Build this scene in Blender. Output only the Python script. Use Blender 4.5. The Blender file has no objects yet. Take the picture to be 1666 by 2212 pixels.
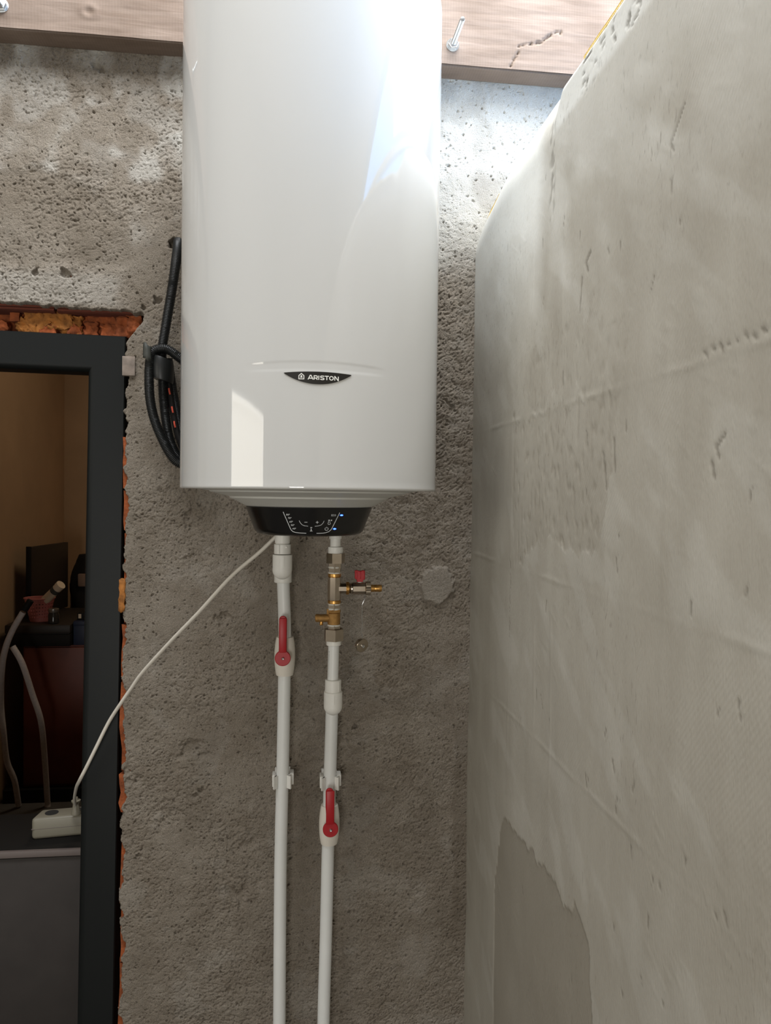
import bpy, bmesh, math, random
import numpy as np
from mathutils import Matrix, Vector
random.seed(7)
SC = bpy.context.scene
COL = SC.collection
PI = math.pi

# ------------------------------------------------------------------ camera
cam_d = bpy.data.cameras.new('camera')
cam_d.sensor_fit = 'VERTICAL'; cam_d.sensor_height = 36.0
cam_d.lens = 1664.0 / 2212.0 * 36.0
cam_d.clip_start = 0.02
cam = bpy.data.objects.new('camera', cam_d); COL.objects.link(cam)
YAW, PITCH, ROLL = math.radians(7.042), math.radians(1.342), math.radians(0.759)
cam.matrix_world = (Matrix.Translation((0, -1.62, 1.45)) @ Matrix.Rotation(-YAW, 4, 'Z')
                    @ Matrix.Rotation(PI / 2 - PITCH, 4, 'X') @ Matrix.Rotation(ROLL, 4, 'Z'))
SC.camera = cam

# ------------------------------------------------------------------ light
SC.view_settings.view_transform = 'Standard'
SC.view_settings.look = 'None'
SC.view_settings.exposure = 0.27
SC.view_settings.gamma = 1.0
SC.view_settings.use_curve_mapping = False
world = bpy.data.worlds.new('sky'); SC.world = world
world.use_nodes = True
bg = world.node_tree.nodes['Background']
bg.inputs['Color'].default_value = (0.27, 0.55, 1.0, 1); bg.inputs['Strength'].default_value = 3.8

def area(name, loc, rot, sx, sy, power, color):
    l = bpy.data.lights.new(name, 'AREA'); l.shape = 'RECTANGLE'; l.size = sx; l.size_y = sy
    l.energy = power; l.color = color
    o = bpy.data.objects.new(name, l); COL.objects.link(o)
    o.location = loc; o.rotation_euler = rot
    return o
# daylight through the window in the left wall
area('window_light_left', (-2.17, -2.02, 1.63), (0, -PI / 2, 0), .50, 1.75, 8.6, (1.0, 0.94, 0.82))
# daylight through the tall pane beyond the half wall
area('window_light_right', (1.02, -0.385, 2.78), (0, PI / 2, 0), 0.72, 0.70, 12, (1.0, 0.98, 0.94))
# roof light over the room
area('roof_light', (-0.50, -1.15, 3.47), (0, 0, 0), 1.4, 0.8, 42, (0.95, 0.97, 1.0))
area('roof_light_stair', (0.52, -0.48, 3.47), (0, 0, 0), 0.9, 0.8, 52, (0.95, 0.97, 1.0))
# fill light added low behind the camera, too low for the heater to mirror
area('low_fill_light', (-0.78, -4.05, 0.75), (PI / 2, 0, 0), 0.8, 1.25, 28, (1.0, 0.97, 0.92))
# dim fill light added under the ceiling of the room behind the door
area('hall_fill_light', (-0.3, 1.9, 2.6), (0, 0, 0), 0.5, 0.5, 4.5, (1.0, 0.86, 0.66))

# ------------------------------------------------------------------ noise (numpy)
def _grad(ix, iy, seed):
    h = (ix.astype(np.int64) * 374761393 + iy.astype(np.int64) * 668265263 + seed * 974711) & 0xffffffff
    h = ((h ^ (h >> 13)) * 1274126177) & 0xffffffff
    h = h ^ (h >> 16)
    a = (h & 0xffff) / 65536.0 * 2 * PI
    return np.cos(a), np.sin(a)
def perlin(x, y, seed=0):
    x0 = np.floor(x); y0 = np.floor(y); fx = x - x0; fy = y - y0
    u = fx * fx * fx * (fx * (fx * 6 - 15) + 10); v = fy * fy * fy * (fy * (fy * 6 - 15) + 10)
    r = 0
    for dx in (0, 1):
        for dy in (0, 1):
            gx, gy = _grad(x0 + dx, y0 + dy, seed)
            w = (u if dx else 1 - u) * (v if dy else 1 - v)
            r = r + w * (gx * (fx - dx) + gy * (fy - dy))
    return r * 1.5
def fbm(x, y, oct=4, seed=0):
    r = 0; a = 1.0; f = 1.0
    for i in range(oct):
        r = r + a * perlin(x * f + 17.3 * i, y * f - 9.1 * i, seed + i); a *= .5; f *= 2.03
    return r
def sst(a, b, x):
    t = np.clip((x - a) / (b - a), 0, 1); return t * t * (3 - 2 * t)
def inpoly(x, y, poly):
    c = np.zeros(x.shape, bool); n = len(poly)
    for i in range(n):
        x1, y1 = poly[i]; x2, y2 = poly[(i + 1) % n]
        k = ((y1 > y) != (y2 > y)) & (x < (x2 - x1) * (y - y1) / (y2 - y1 + 1e-12) + x1)
        c ^= k
    return c

# ------------------------------------------------------------------ materials
def mat(name, color, rough=.5, metal=0., spec=.5, coat=0., var=0., vscale=30., bump=0., bscale=300., emit=None, estr=0., stretch=None):
    m = bpy.data.materials.new(name); m.use_nodes = True
    nt = m.node_tree; N = nt.nodes; L = nt.links; b = N['Principled BSDF']
    b.inputs['Base Color'].default_value = (*color, 1); b.inputs['Roughness'].default_value = rough
    b.inputs['Metallic'].default_value = metal; b.inputs['Specular IOR Level'].default_value = spec
    b.inputs['Coat Weight'].default_value = coat; b.inputs['Coat Roughness'].default_value = .03
    if emit: b.inputs['Emission Color'].default_value = (*emit, 1); b.inputs['Emission Strength'].default_value = estr
    if var or bump:
        tc = N.new('ShaderNodeTexCoord'); src = tc.outputs['Object']
        if stretch:
            mp = N.new('ShaderNodeMapping'); mp.inputs['Scale'].default_value = stretch
            L.new(src, mp.inputs['Vector']); src = mp.outputs['Vector']
    if var:
        n = N.new('ShaderNodeTexNoise'); n.inputs['Scale'].default_value = vscale; n.inputs['Detail'].default_value = 6
        L.new(src, n.inputs['Vector'])
        mr = N.new('ShaderNodeMapRange'); mr.inputs[1].default_value = .3; mr.inputs[2].default_value = .7
        mr.inputs[3].default_value = 1 - var; mr.inputs[4].default_value = 1 + var * .5
        L.new(n.outputs['Fac'], mr.inputs[0])
        mx = N.new('ShaderNodeMix'); mx.data_type = 'RGBA'; mx.blend_type = 'MULTIPLY'; mx.inputs[0].default_value = 1
        mx.inputs[6].default_value = (*color, 1); L.new(mr.outputs[0], mx.inputs[7]); L.new(mx.outputs[2], b.inputs['Base Color'])
    if bump:
        n2 = N.new('ShaderNodeTexNoise'); n2.inputs['Scale'].default_value = bscale; n2.inputs['Detail'].default_value = 4
        L.new(src, n2.inputs['Vector'])
        bp = N.new('ShaderNodeBump'); bp.inputs['Strength'].default_value = bump; bp.inputs['Distance'].default_value = .002
        L.new(n2.outputs['Fac'], bp.inputs['Height']); L.new(bp.outputs['Normal'], b.inputs['Normal'])
    return m

def plaster_back():
    m = bpy.data.materials.new('rough_plaster'); m.use_nodes = True
    nt = m.node_tree; N = nt.nodes; L = nt.links; b = N['Principled BSDF']
    b.inputs['Roughness'].default_value = .95; b.inputs['Specular IOR Level'].default_value = .15
    at = N.new('ShaderNodeAttribute'); at.attribute_name = 'Col'
    sp = N.new('ShaderNodeSeparateColor'); L.new(at.outputs['Color'], sp.inputs[0])
    tc = N.new('ShaderNodeTexCoord')
    n = N.new('ShaderNodeTexNoise'); n.inputs['Scale'].default_value = 9; n.inputs['Detail'].default_value = 8; n.inputs['Roughness'].default_value = .65
    L.new(tc.outputs['Object'], n.inputs['Vector'])
    r1 = N.new('ShaderNodeValToRGB'); r1.color_ramp.elements[0].position = .3; r1.color_ramp.elements[1].position = .7
    r1.color_ramp.elements[0].color = (.205, .172, .134, 1); r1.color_ramp.elements[1].color = (.305, .270, .223, 1)
    L.new(n.outputs['Fac'], r1.inputs[0])
    nf = N.new('ShaderNodeTexNoise'); nf.inputs['Scale'].default_value = 420; nf.inputs['Detail'].default_value = 3
    L.new(tc.outputs['Object'], nf.inputs['Vector'])
    mr = N.new('ShaderNodeMapRange'); mr.inputs[1].default_value = .35; mr.inputs[2].default_value = .65; mr.inputs[3].default_value = .78; mr.inputs[4].default_value = 1.12
    L.new(nf.outputs['Fac'], mr.inputs[0])
    m0 = N.new('ShaderNodeMix'); m0.data_type = 'RGBA'; m0.blend_type = 'MULTIPLY'; m0.inputs[0].default_value = 1
    L.new(r1.outputs[0], m0.inputs[6]); L.new(mr.outputs[0], m0.inputs[7])
    m1 = N.new('ShaderNodeMix'); m1.data_type = 'RGBA'; m1.inputs[7].default_value = (.56, .55, .51, 1)      # lime skim, and the painted window glow at the top right
    L.new(sp.outputs[1], m1.inputs[0]); L.new(m0.outputs[2], m1.inputs[6])
    m2 = N.new('ShaderNodeMix'); m2.data_type = 'RGBA'; m2.inputs[7].default_value = (.165, .138, .106, 1)     # bare mortar
    L.new(sp.outputs[0], m2.inputs[0]); L.new(m1.outputs[2], m2.inputs[6])
    L.new(m2.outputs[2], b.inputs['Base Color'])
    nb = N.new('ShaderNodeTexNoise'); nb.inputs['Scale'].default_value = 420; nb.inputs['Detail'].default_value = 5; nb.inputs['Roughness'].default_value = .6
    L.new(tc.outputs['Object'], nb.inputs['Vector'])
    bp = N.new('ShaderNodeBump'); bp.inputs['Strength'].default_value = .8; bp.inputs['Distance'].default_value = .0034
    L.new(nb.outputs['Fac'], bp.inputs['Height']); L.new(bp.outputs['Normal'], b.inputs['Normal'])
    return m

def plaster_smooth():
    m = bpy.data.materials.new('skim_plaster'); m.use_nodes = True
    nt = m.node_tree; N = nt.nodes; L = nt.links; b = N['Principled BSDF']
    b.inputs['Roughness'].default_value = .8; b.inputs['Specular IOR Level'].default_value = .25
    at = N.new('ShaderNodeAttribute'); at.attribute_name = 'Col'
    sp = N.new('ShaderNodeSeparateColor'); L.new(at.outputs['Color'], sp.inputs[0])
    tc = N.new('ShaderNodeTexCoord')
    mp = N.new('ShaderNodeMapping'); mp.inputs['Scale'].default_value = (1, 2.6, .8); mp.inputs['Rotation'].default_value = (.35, 0, 0)
    L.new(tc.outputs['Object'], mp.inputs['Vector'])
    n = N.new('ShaderNodeTexNoise'); n.inputs['Scale'].default_value = 5; n.inputs['Detail'].default_value = 8; n.inputs['Roughness'].default_value = .62
    L.new(mp.outputs[0], n.inputs['Vector'])
    r1 = N.new('ShaderNodeValToRGB'); r1.color_ramp.elements[0].position = .32; r1.color_ramp.elements[1].position = .68
    r1.color_ramp.elements[0].color = (.345, .318, .264, 1); r1.color_ramp.elements[1].color = (.400, .374, .317, 1)
    L.new(n.outputs['Fac'], r1.inputs[0])
    m1 = N.new('ShaderNodeMix'); m1.data_type = 'RGBA'; m1.inputs[7].default_value = (.66, .655, .61, 1)
    L.new(sp.outputs[0], m1.inputs[0]); L.new(r1.outputs[0], m1.inputs[6])
    m2 = N.new('ShaderNodeMix'); m2.data_type = 'RGBA'; m2.inputs[7].default_value = (.235, .208, .162, 1)
    L.new(sp.outputs[1], m2.inputs[0]); L.new(m1.outputs[2], m2.inputs[6])
    m3 = N.new('ShaderNodeMix'); m3.data_type = 'RGBA'; m3.inputs[7].default_value = (.10, .085, .06, 1)
    L.new(sp.outputs[2], m3.inputs[0]); L.new(m2.outputs[2], m3.inputs[6])
    ns = N.new('ShaderNodeTexNoise'); ns.inputs['Scale'].default_value = 75; ns.inputs['Detail'].default_value = 3; ns.inputs['Distortion'].default_value = .6
    L.new(mp.outputs[0], ns.inputs['Vector'])
    nl = N.new('ShaderNodeTexNoise'); nl.inputs['Scale'].default_value = 3.2; nl.inputs['Detail'].default_value = 4
    L.new(tc.outputs['Object'], nl.inputs['Vector'])
    ra = N.new('ShaderNodeMapRange'); ra.inputs[1].default_value = .60; ra.inputs[2].default_value = .74; ra.inputs[4].default_value = .55; L.new(ns.outputs['Fac'], ra.inputs[0])
    rb = N.new('ShaderNodeMapRange'); rb.inputs[1].default_value = .45; rb.inputs[2].default_value = .62; L.new(nl.outputs['Fac'], rb.inputs[0])
    mk = N.new('ShaderNodeMath'); mk.operation = 'MULTIPLY'; L.new(ra.outputs[0], mk.inputs[0]); L.new(rb.outputs[0], mk.inputs[1])
    m4 = N.new('ShaderNodeMix'); m4.data_type = 'RGBA'; m4.inputs[7].default_value = (.17, .15, .12, 1)
    L.new(mk.outputs[0], m4.inputs[0]); L.new(m3.outputs[2], m4.inputs[6])
    L.new(m4.outputs[2], b.inputs['Base Color'])
    # fine trowel grain + mesh weave showing through in patches
    nb = N.new('ShaderNodeTexNoise'); nb.inputs['Scale'].default_value = 160; nb.inputs['Detail'].default_value = 4
    L.new(mp.outputs[0], nb.inputs['Vector'])
    w = N.new('ShaderNodeTexWave'); w.wave_type = 'BANDS'; w.bands_direction = 'DIAGONAL'; w.inputs['Scale'].default_value = 75; w.inputs['Distortion'].default_value = .6
    mw = N.new('ShaderNodeMapping'); mw.inputs['Scale'].default_value = (0, 1.2, 1)
    L.new(tc.outputs['Object'], mw.inputs['Vector']); L.new(mw.outputs[0], w.inputs['Vector'])
    nm = N.new('ShaderNodeTexNoise'); nm.inputs['Scale'].default_value = 4.5; nm.inputs['Detail'].default_value = 3
    L.new(tc.outputs['Object'], nm.inputs['Vector'])
    rm = N.new('ShaderNodeMapRange'); rm.inputs[1].default_value = .52; rm.inputs[2].default_value = .64; rm.inputs[3].default_value = 0; rm.inputs[4].default_value = .16
    L.new(nm.outputs['Fac'], rm.inputs[0])
    mm = N.new('ShaderNodeMath'); mm.operation = 'MULTIPLY'; L.new(w.outputs['Fac'], mm.inputs[0]); L.new(rm.outputs[0], mm.inputs[1])
    ad = N.new('ShaderNodeMath'); ad.operation = 'ADD'; L.new(mm.outputs[0], ad.inputs[0]); L.new(nb.outputs['Fac'], ad.inputs[1])
    bp = N.new('ShaderNodeBump'); bp.inputs['Strength'].default_value = .3; bp.inputs['Distance'].default_value = .0016
    L.new(ad.outputs[0], bp.inputs['Height']); L.new(bp.outputs['Normal'], b.inputs['Normal'])
    return m

def wood(name, c1, c2, gap=(.25, .15, .1)):
    m = bpy.data.materials.new(name); m.use_nodes = True
    nt = m.node_tree; N = nt.nodes; L = nt.links; b = N['Principled BSDF']
    b.inputs['Roughness'].default_value = .85; b.inputs['Specular IOR Level'].default_value = .2
    tc = N.new('ShaderNodeTexCoord')
    mp = N.new('ShaderNodeMapping'); mp.inputs['Scale'].default_value = (1.6, 8, 26)
    L.new(tc.outputs['Object'], mp.inputs['Vector'])
    n = N.new('ShaderNodeTexNoise'); n.inputs['Scale'].default_value = 3; n.inputs['Detail'].default_value = 9; n.inputs['Roughness'].default_value = .65; n.inputs['Distortion'].default_value = .5
    L.new(mp.outputs[0], n.inputs['Vector'])
    n2 = N.new('ShaderNodeTexNoise'); n2.inputs['Scale'].default_value = 7; n2.inputs['Detail'].default_value = 5
    L.new(tc.outputs['Object'], n2.inputs['Vector'])
    mx = N.new('ShaderNodeMix'); mx.data_type = 'FLOAT'; mx.inputs[0].default_value = .5
    L.new(n.outputs['Fac'], mx.inputs[2]); L.new(n2.outputs['Fac'], mx.inputs[3])
    r = N.new('ShaderNodeValToRGB'); r.color_ramp.elements[0].position = .33; r.color_ramp.elements[1].position = .66
    r.color_ramp.elements[0].color = (*c1, 1); r.color_ramp.elements[1].color = (*c2, 1)
    L.new(mx.outputs[0], r.inputs[0])
    # saw marks: fine vertical bands
    w = N.new('ShaderNodeTexWave'); w.wave_type = 'BANDS'; w.bands_direction = 'X'; w.inputs['Scale'].default_value = 55; w.inputs['Distortion'].default_value = 1.5
    L.new(tc.outputs['Object'], w.inputs['Vector'])
    mr = N.new('ShaderNodeMapRange'); mr.inputs[3].default_value = .965; mr.inputs[4].default_value = 1.02; L.new(w.outputs['Fac'], mr.inputs[0])
    m1 = N.new('ShaderNodeMix'); m1.data_type = 'RGBA'; m1.blend_type = 'MULTIPLY'; m1.inputs[0].default_value = 1
    L.new(r.outputs[0], m1.inputs[6]); L.new(mr.outputs[0], m1.inputs[7])
    L.new(m1.outputs[2], b.inputs['Base Color'])
    ad = N.new('ShaderNodeMath'); ad.operation = 'ADD'; L.new(n.outputs['Fac'], ad.inputs[0])
    ml = N.new('ShaderNodeMath'); ml.operation = 'MULTIPLY'; ml.inputs[1].default_value = .07; L.new(w.outputs['Fac'], ml.inputs[0]); L.new(ml.outputs[0], ad.inputs[1])
    bp = N.new('ShaderNodeBump'); bp.inputs['Strength'].default_value = .5; bp.inputs['Distance'].default_value = .002
    L.new(ad.outputs[0], bp.inputs['Height']); L.new(bp.outputs['Normal'], b.inputs['Normal'])
    return m

M = {}
M['back'] = plaster_back()
M['skim'] = plaster_smooth()
M['beam'] = wood('rough_sawn_wood', (.185, .135, .103), (.315, .248, .203))
M['floor'] = mat('concrete_floor', (.11, .10, .088), .9, var=.25, vscale=6, bump=.3)
M['ceiling'] = mat('ceiling_boards', (.50, .42, .33), .8, var=.2, vscale=8)
M['roomwall'] = mat('room_plaster', (.26, .24, .205), .9, var=.12, vscale=5, bump=.3)
M['hall'] = mat('ochre_paint', (.42, .27, .15), .85, var=.1, vscale=4, bump=.1)
M['enamel'] = mat('white_enamel', (.585, .585, .567), .045, spec=.9, bump=.010, bscale=45)
M['cap_grey'] = mat('grey_plastic_cap', (.60, .60, .56), .42)
M['gloss_black'] = mat('gloss_black_plastic', (.006, .006, .006), .22)
M['print'] = mat('light_print', (.62, .64, .64), .6, emit=(.6, .62, .62), estr=.10)
M['badge_black'] = mat('badge_black', (.012, .010, .008), .35)
M['badge_white'] = mat('badge_white', (.80, .79, .74), .45)
M['led'] = mat('blue_led', (.1, .3, 1), .4, emit=(.02, .10, 1.0), estr=1.6)
M['led_core'] = mat('blue_led_core', (.3, .6, 1), .4, emit=(.25, .62, 1.0), estr=1.1)
M['pvc'] = mat('white_polypropylene', (.78, .79, .765), .38, var=.04, vscale=12)
M['pvc_fit'] = mat('white_fitting', (.80, .79, .74), .42, var=.05, vscale=20)
M['valve_body'] = mat('cream_valve_body', (.78, .735, .65), .5)
M['red'] = mat('red_plastic', (.42, .006, .012), .42, spec=.5)
M['brass'] = mat('brass', (.60, .33, .10), .33, metal=1, var=.2, vscale=120, bump=.1, bscale=900)
M['bronze'] = mat('cast_bronze', (.44, .25, .085), .52, metal=.85, var=.2, vscale=160, bump=.5, bscale=900)
M['nickel'] = mat('nickel_plate', (.50, .43, .345), .25, metal=1, var=.1, vscale=80)
M['steel'] = mat('zinc_steel', (.72, .74, .75), .28, metal=1, var=.1, vscale=100)
M['ptfe'] = mat('ptfe_tape', (.66, .64, .58), .6)
M['cable'] = mat('white_cable', (.66, .62, .545), .45)
M['conduit'] = mat('black_conduit', (.010, .011, .011), .42)
M['tape'] = mat('grey_tape', (.055, .058, .05), .6)
M['redwire'] = mat('orange_red_wire', (.62, .09, .05), .5)
M['frame'] = mat('anthracite_lacquer', (.0070, .0084, .0082), .48, spec=.22, bump=.04, bscale=700)
M['brick'] = mat('orange_brick', (.31, .078, .021), .92, var=.5, vscale=45, bump=.9, bscale=180)
M['brick_dark'] = mat('dark_red_brick', (.17, .040, .020), .9, var=.4, vscale=30, bump=.5, bscale=160, stretch=(.2, 1, 3))
M['foam'] = mat('yellow_foam', (.40, .155, .032), .9, var=.5, vscale=60, bump=.9, bscale=140)
M['grout'] = mat('grey_patch', (.34, .315, .27), .9, var=.15, vscale=40, bump=.4, bscale=200)
M['tile'] = mat('pink_tile', (.27, .222, .185), .9, var=.35, vscale=60)
M['mesh'] = mat('yellow_mesh', (.82, .60, .17), .6)
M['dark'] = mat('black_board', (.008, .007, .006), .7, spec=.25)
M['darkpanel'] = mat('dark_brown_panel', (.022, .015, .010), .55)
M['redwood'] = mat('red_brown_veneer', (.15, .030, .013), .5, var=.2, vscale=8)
M['pink'] = mat('pink_plastic', (.50, .16, .14), .5)
M['paper'] = mat('cream_paper', (.70, .56, .40), .7)
M['glass'] = mat('dark_glass', (.03, .028, .025), .1)
M['lid'] = mat('grey_lid', (.35, .33, .3), .3, metal=.8)
M['blue'] = mat('navy_card', (.012, .02, .05), .5)
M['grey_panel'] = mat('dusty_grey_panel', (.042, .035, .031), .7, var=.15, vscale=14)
M['grey_edge'] = mat('pale_edging', (.16, .13, .118), .6)
M['hose'] = mat('grey_hose', (.62, .57, .55), .6, var=.1, vscale=90)
M['cream'] = mat('cream_plastic', (.25, .23, .175), .45)
M['hole'] = mat('dark_socket', (.02, .02, .02), .8)
M['fabric'] = mat('peach_cloth', (.26, .17, .12), .9)

# ------------------------------------------------------------------ mesh helpers
WORLD = {}          # object name -> world location of its origin
class MB:
    def __init__(s): s.v = []; s.f = []
    def add(s, V, F):
        o = len(s.v); s.v += [tuple(float(c) for c in p) for p in V]; s.f += [tuple(i + o for i in f) for f in F]; return s
    def box(s, x0, x1, y0, y1, z0, z1):
        V = [(x, y, z) for x in (x0, x1) for y in (y0, y1) for z in (z0, z1)]
        return s.add(V, [(0, 1, 3, 2), (4, 6, 7, 5), (0, 4, 5, 1), (2, 3, 7, 6), (0, 2, 6, 4), (1, 5, 7, 3)])
    def rbox(s, x0, x1, y0, y1, z0, z1, b=.003, seg=2):
        bm = bmesh.new(); bmesh.ops.create_cube(bm, size=1)
        for v in bm.verts:
            v.co = Vector(((x0 + x1) / 2 + v.co.x * (x1 - x0), (y0 + y1) / 2 + v.co.y * (y1 - y0), (z0 + z1) / 2 + v.co.z * (z1 - z0)))
        bmesh.ops.bevel(bm, geom=bm.edges[:], offset=b, segments=seg, affect='EDGES', profile=.5)
        return s._bm(bm)
    def _bm(s, bm):
        bm.verts.ensure_lookup_table(); bm.verts.index_update()
        s.add([v.co[:] for v in bm.verts], [[v.index for v in f.verts] for f in bm.faces]); bm.free(); return s
    def lathe(s, prof, c=(0, 0, 0), axis='Z', n=32, phase=0., mat4=None):
        V = []; F = []; k = len(prof)
        for i in range(n):
            a = 2 * PI * i / n + phase
            for r, z in prof:
                p = (r * math.cos(a), r * math.sin(a), z)
                if axis == 'X': p = (p[2], p[0], p[1])
                elif axis == 'Y': p = (p[1], p[2], p[0])
                if mat4 is not None: p = mat4 @ Vector(p)
                V.append((p[0] + c[0], p[1] + c[1], p[2] + c[2]))
        for i in range(n):
            j = (i + 1) % n
            for q in range(k - 1): F.append((i * k + q, j * k + q, j * k + q + 1, i * k + q + 1))
        if prof[0][0] > 1e-6: F.append([i * k for i in range(n)][::-1])
        if prof[-1][0] > 1e-6: F.append([i * k + k - 1 for i in range(n)])
        return s.add(V, F)
    def sphere(s, c, r, n=24):
        return s.lathe([(max(r * math.cos(t), 0), r * math.sin(t)) for t in [-PI / 2 + PI * i / (n // 2) for i in range(n // 2 + 1)]], c, n=n)
    def tube(s, pts, r, n=14, cap=True):
        P = [Vector(p) for p in pts]; R = r if hasattr(r, '__len__') else [r] * len(P)
        T = [(P[min(i + 1, len(P) - 1)] - P[max(i - 1, 0)]).normalized() for i in range(len(P))]
        u = T[0].orthogonal().normalized(); V = []; F = []
        for i, p in enumerate(P):
            u = (u - T[i] * u.dot(T[i])).normalized(); w = T[i].cross(u)
            for j in range(n):
                a = 2 * PI * j / n; V.append(p + (u * math.cos(a) + w * math.sin(a)) * R[i])
        for i in range(len(P) - 1):
            for j in range(n): F.append((i * n + j, i * n + (j + 1) % n, (i + 1) * n + (j + 1) % n, (i + 1) * n + j))
        if cap: F.append(list(range(n))[::-1]); F.append([(len(P) - 1) * n + j for j in range(n)])
        return s.add(V, F)
    def prism(s, outline, lo, hi, axis='Y', bev=0.):
        # outline: 2D points, extruded along axis from lo to hi; bev shrinks the two ends a little
        def put(a, b, t): return (a, t, b) if axis == 'Y' else ((a, b, t) if axis == 'Z' else (t, a, b))
        n = len(outline); cx = sum(p[0] for p in outline) / n; cy = sum(p[1] for p in outline) / n
        def shr(d):
            o = []
            for i in range(n):
                a = Vector(outline[i - 1]); b = Vector(outline[i]); c = Vector(outline[(i + 1) % n])
                t = (c - a).normalized(); nn = Vector((-t.y, t.x))
                if nn.dot(b - Vector((cx, cy))) > 0 and False: nn = -nn
                o.append(b + nn * d)
            return o
        if bev:
            area2 = sum(outline[i - 1][0] * outline[i][1] - outline[i][0] * outline[i - 1][1] for i in range(n))
            sg = bev if area2 > 0 else -bev
            rings = [(shr(sg), lo), (outline, lo + bev), (outline, hi - bev), (shr(sg), hi)]
        else: rings = [(outline, lo), (outline, hi)]
        V = []; F = []
        for o, t in rings: V += [put(p[0], p[1], t) for p in o]
        for k in range(len(rings) - 1):
            for i in range(n): F.append((k * n + i, k * n + (i + 1) % n, (k + 1) * n + (i + 1) % n, (k + 1) * n + i))
        F.append(list(range(n))); F.append([(len(rings) - 1) * n + i for i in range(n)][::-1])
        return s.add(V, F)
    def build(s, name, m, parent=None, sharp=32, smooth=True, kind=None, label=None, recalc=True):
        off = Vector(WORLD[parent.name]) if parent else Vector((0, 0, 0))
        me = bpy.data.meshes.new(name)
        me.from_pydata([tuple(Vector(v) - off) for v in s.v], [], s.f); me.update()
        if recalc:
            bm = bmesh.new(); bm.from_mesh(me); bmesh.ops.remove_doubles(bm, verts=bm.verts, dist=1e-7)
            bmesh.ops.recalc_face_normals(bm, faces=bm.faces); bm.to_mesh(me); bm.free()
        if smooth:
            me.polygons.foreach_set('use_smooth', [True] * len(me.polygons)); me.set_sharp_from_angle(angle=math.radians(sharp))
        me.materials.append(m)
        o = bpy.data.objects.new(name, me); COL.objects.link(o)
        if parent: o.parent = parent; WORLD[o.name] = WORLD[parent.name]
        else: WORLD[o.name] = (0, 0, 0)
        if kind: o['kind'] = kind
        if label: o['label'] = label
        return o
def empty(name, loc):
    o = bpy.data.objects.new(name, None); COL.objects.link(o); o.location = loc; o.empty_display_size = .05
    WORLD[o.name] = tuple(loc); return o
def thing(name, label, cat, loc, group=None):
    o = empty(name, loc); o['label'] = label; o['category'] = cat
    if group: o['group'] = group
    return o
def spline(pts, per=8):
    P = [Vector(p) for p in pts]; out = []
    for i in range(len(P) - 1):
        a = P[max(i - 1, 0)]; b = P[i]; c = P[i + 1]; d = P[min(i + 2, len(P) - 1)]
        for k in range(per):
            t = k / per
            out.append(.5 * ((2 * b) + (c - a) * t + (2 * a - 5 * b + 4 * c - d) * t * t + (3 * b - a - 3 * c + d) * t ** 3))
    out.append(P[-1]); return out
def grid_obj(name, P, mask, m, colr=None, extra=None, sharp=None, kind=None):
    """P: (ny,nx,3) vertex grid, mask (ny-1,nx-1) kept cells; extra: MB whose geometry is added"""
    ny, nx = P.shape[:2]
    idx = np.arange(ny * nx).reshape(ny, nx)
    q = np.stack([idx[:-1, :-1], idx[:-1, 1:], idx[1:, 1:], idx[1:, :-1]], -1)[mask]
    used = np.zeros(ny * nx, bool); used[q.ravel()] = True
    remap = np.cumsum(used) - 1
    V = P.reshape(-1, 3)[used]; q = remap[q]
    nv = len(V); faces = q
    if extra:
        V = np.concatenate([V, np.array(extra.v)]); 
    ne = len(extra.f) if extra else 0
    me = bpy.data.meshes.new(name)
    me.vertices.add(len(V)); me.vertices.foreach_set('co', V.astype(np.float32).ravel())
    loops = q.ravel().tolist(); starts = list(range(0, len(loops), 4))
    if extra:
        for f in extra.f: starts.append(len(loops)); loops += [i + nv for i in f]
    me.loops.add(len(loops)); me.loops.foreach_set('vertex_index', loops)
    me.polygons.add(len(starts)); me.polygons.foreach_set('loop_start', starts)
    me.update(calc_edges=True); me.validate()
    sm = [True] * len(q) + [False] * ne
    me.polygons.foreach_set('use_smooth', sm)
    if colr is not None:
        a = me.color_attributes.new('Col', 'FLOAT_COLOR', 'POINT')
        c = np.zeros((len(V), 4), np.float32); c[:nv, :3] = colr.reshape(-1, 3)[used]; c[:, 3] = 1
        a.data.foreach_set('color', c.ravel())
    me.materials.append(m)
    o = bpy.data.objects.new(name, me); COL.objects.link(o); WORLD[o.name] = (0, 0, 0)
    if kind: o['kind'] = kind
    return o

# ------------------------------------------------------------------ room shell
XR = .3864                      # face of the half wall
def head_z(x): return 1.8225 + (x + .576) * -.035
def jamb_x(z): return -.3325 - .0035 * (1.75 - z)
# back wall: displaced plaster face
STEP = .0014
xs = np.concatenate([np.arange(-1.14, -.64, .0056), np.arange(-.64, .74, STEP)]); zs = np.arange(.18, 2.345, STEP)
X, Z = np.meshgrid(xs, zs)
jag = fbm(Z * 40, X * 8, 5, 3) * .0065 + perlin(Z * 9, X * 0 + 3, 8) * .0045
jagz = fbm(X * 40, Z * 5, 4, 13) * .005
ex = jamb_x(Z) + jag
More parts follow.
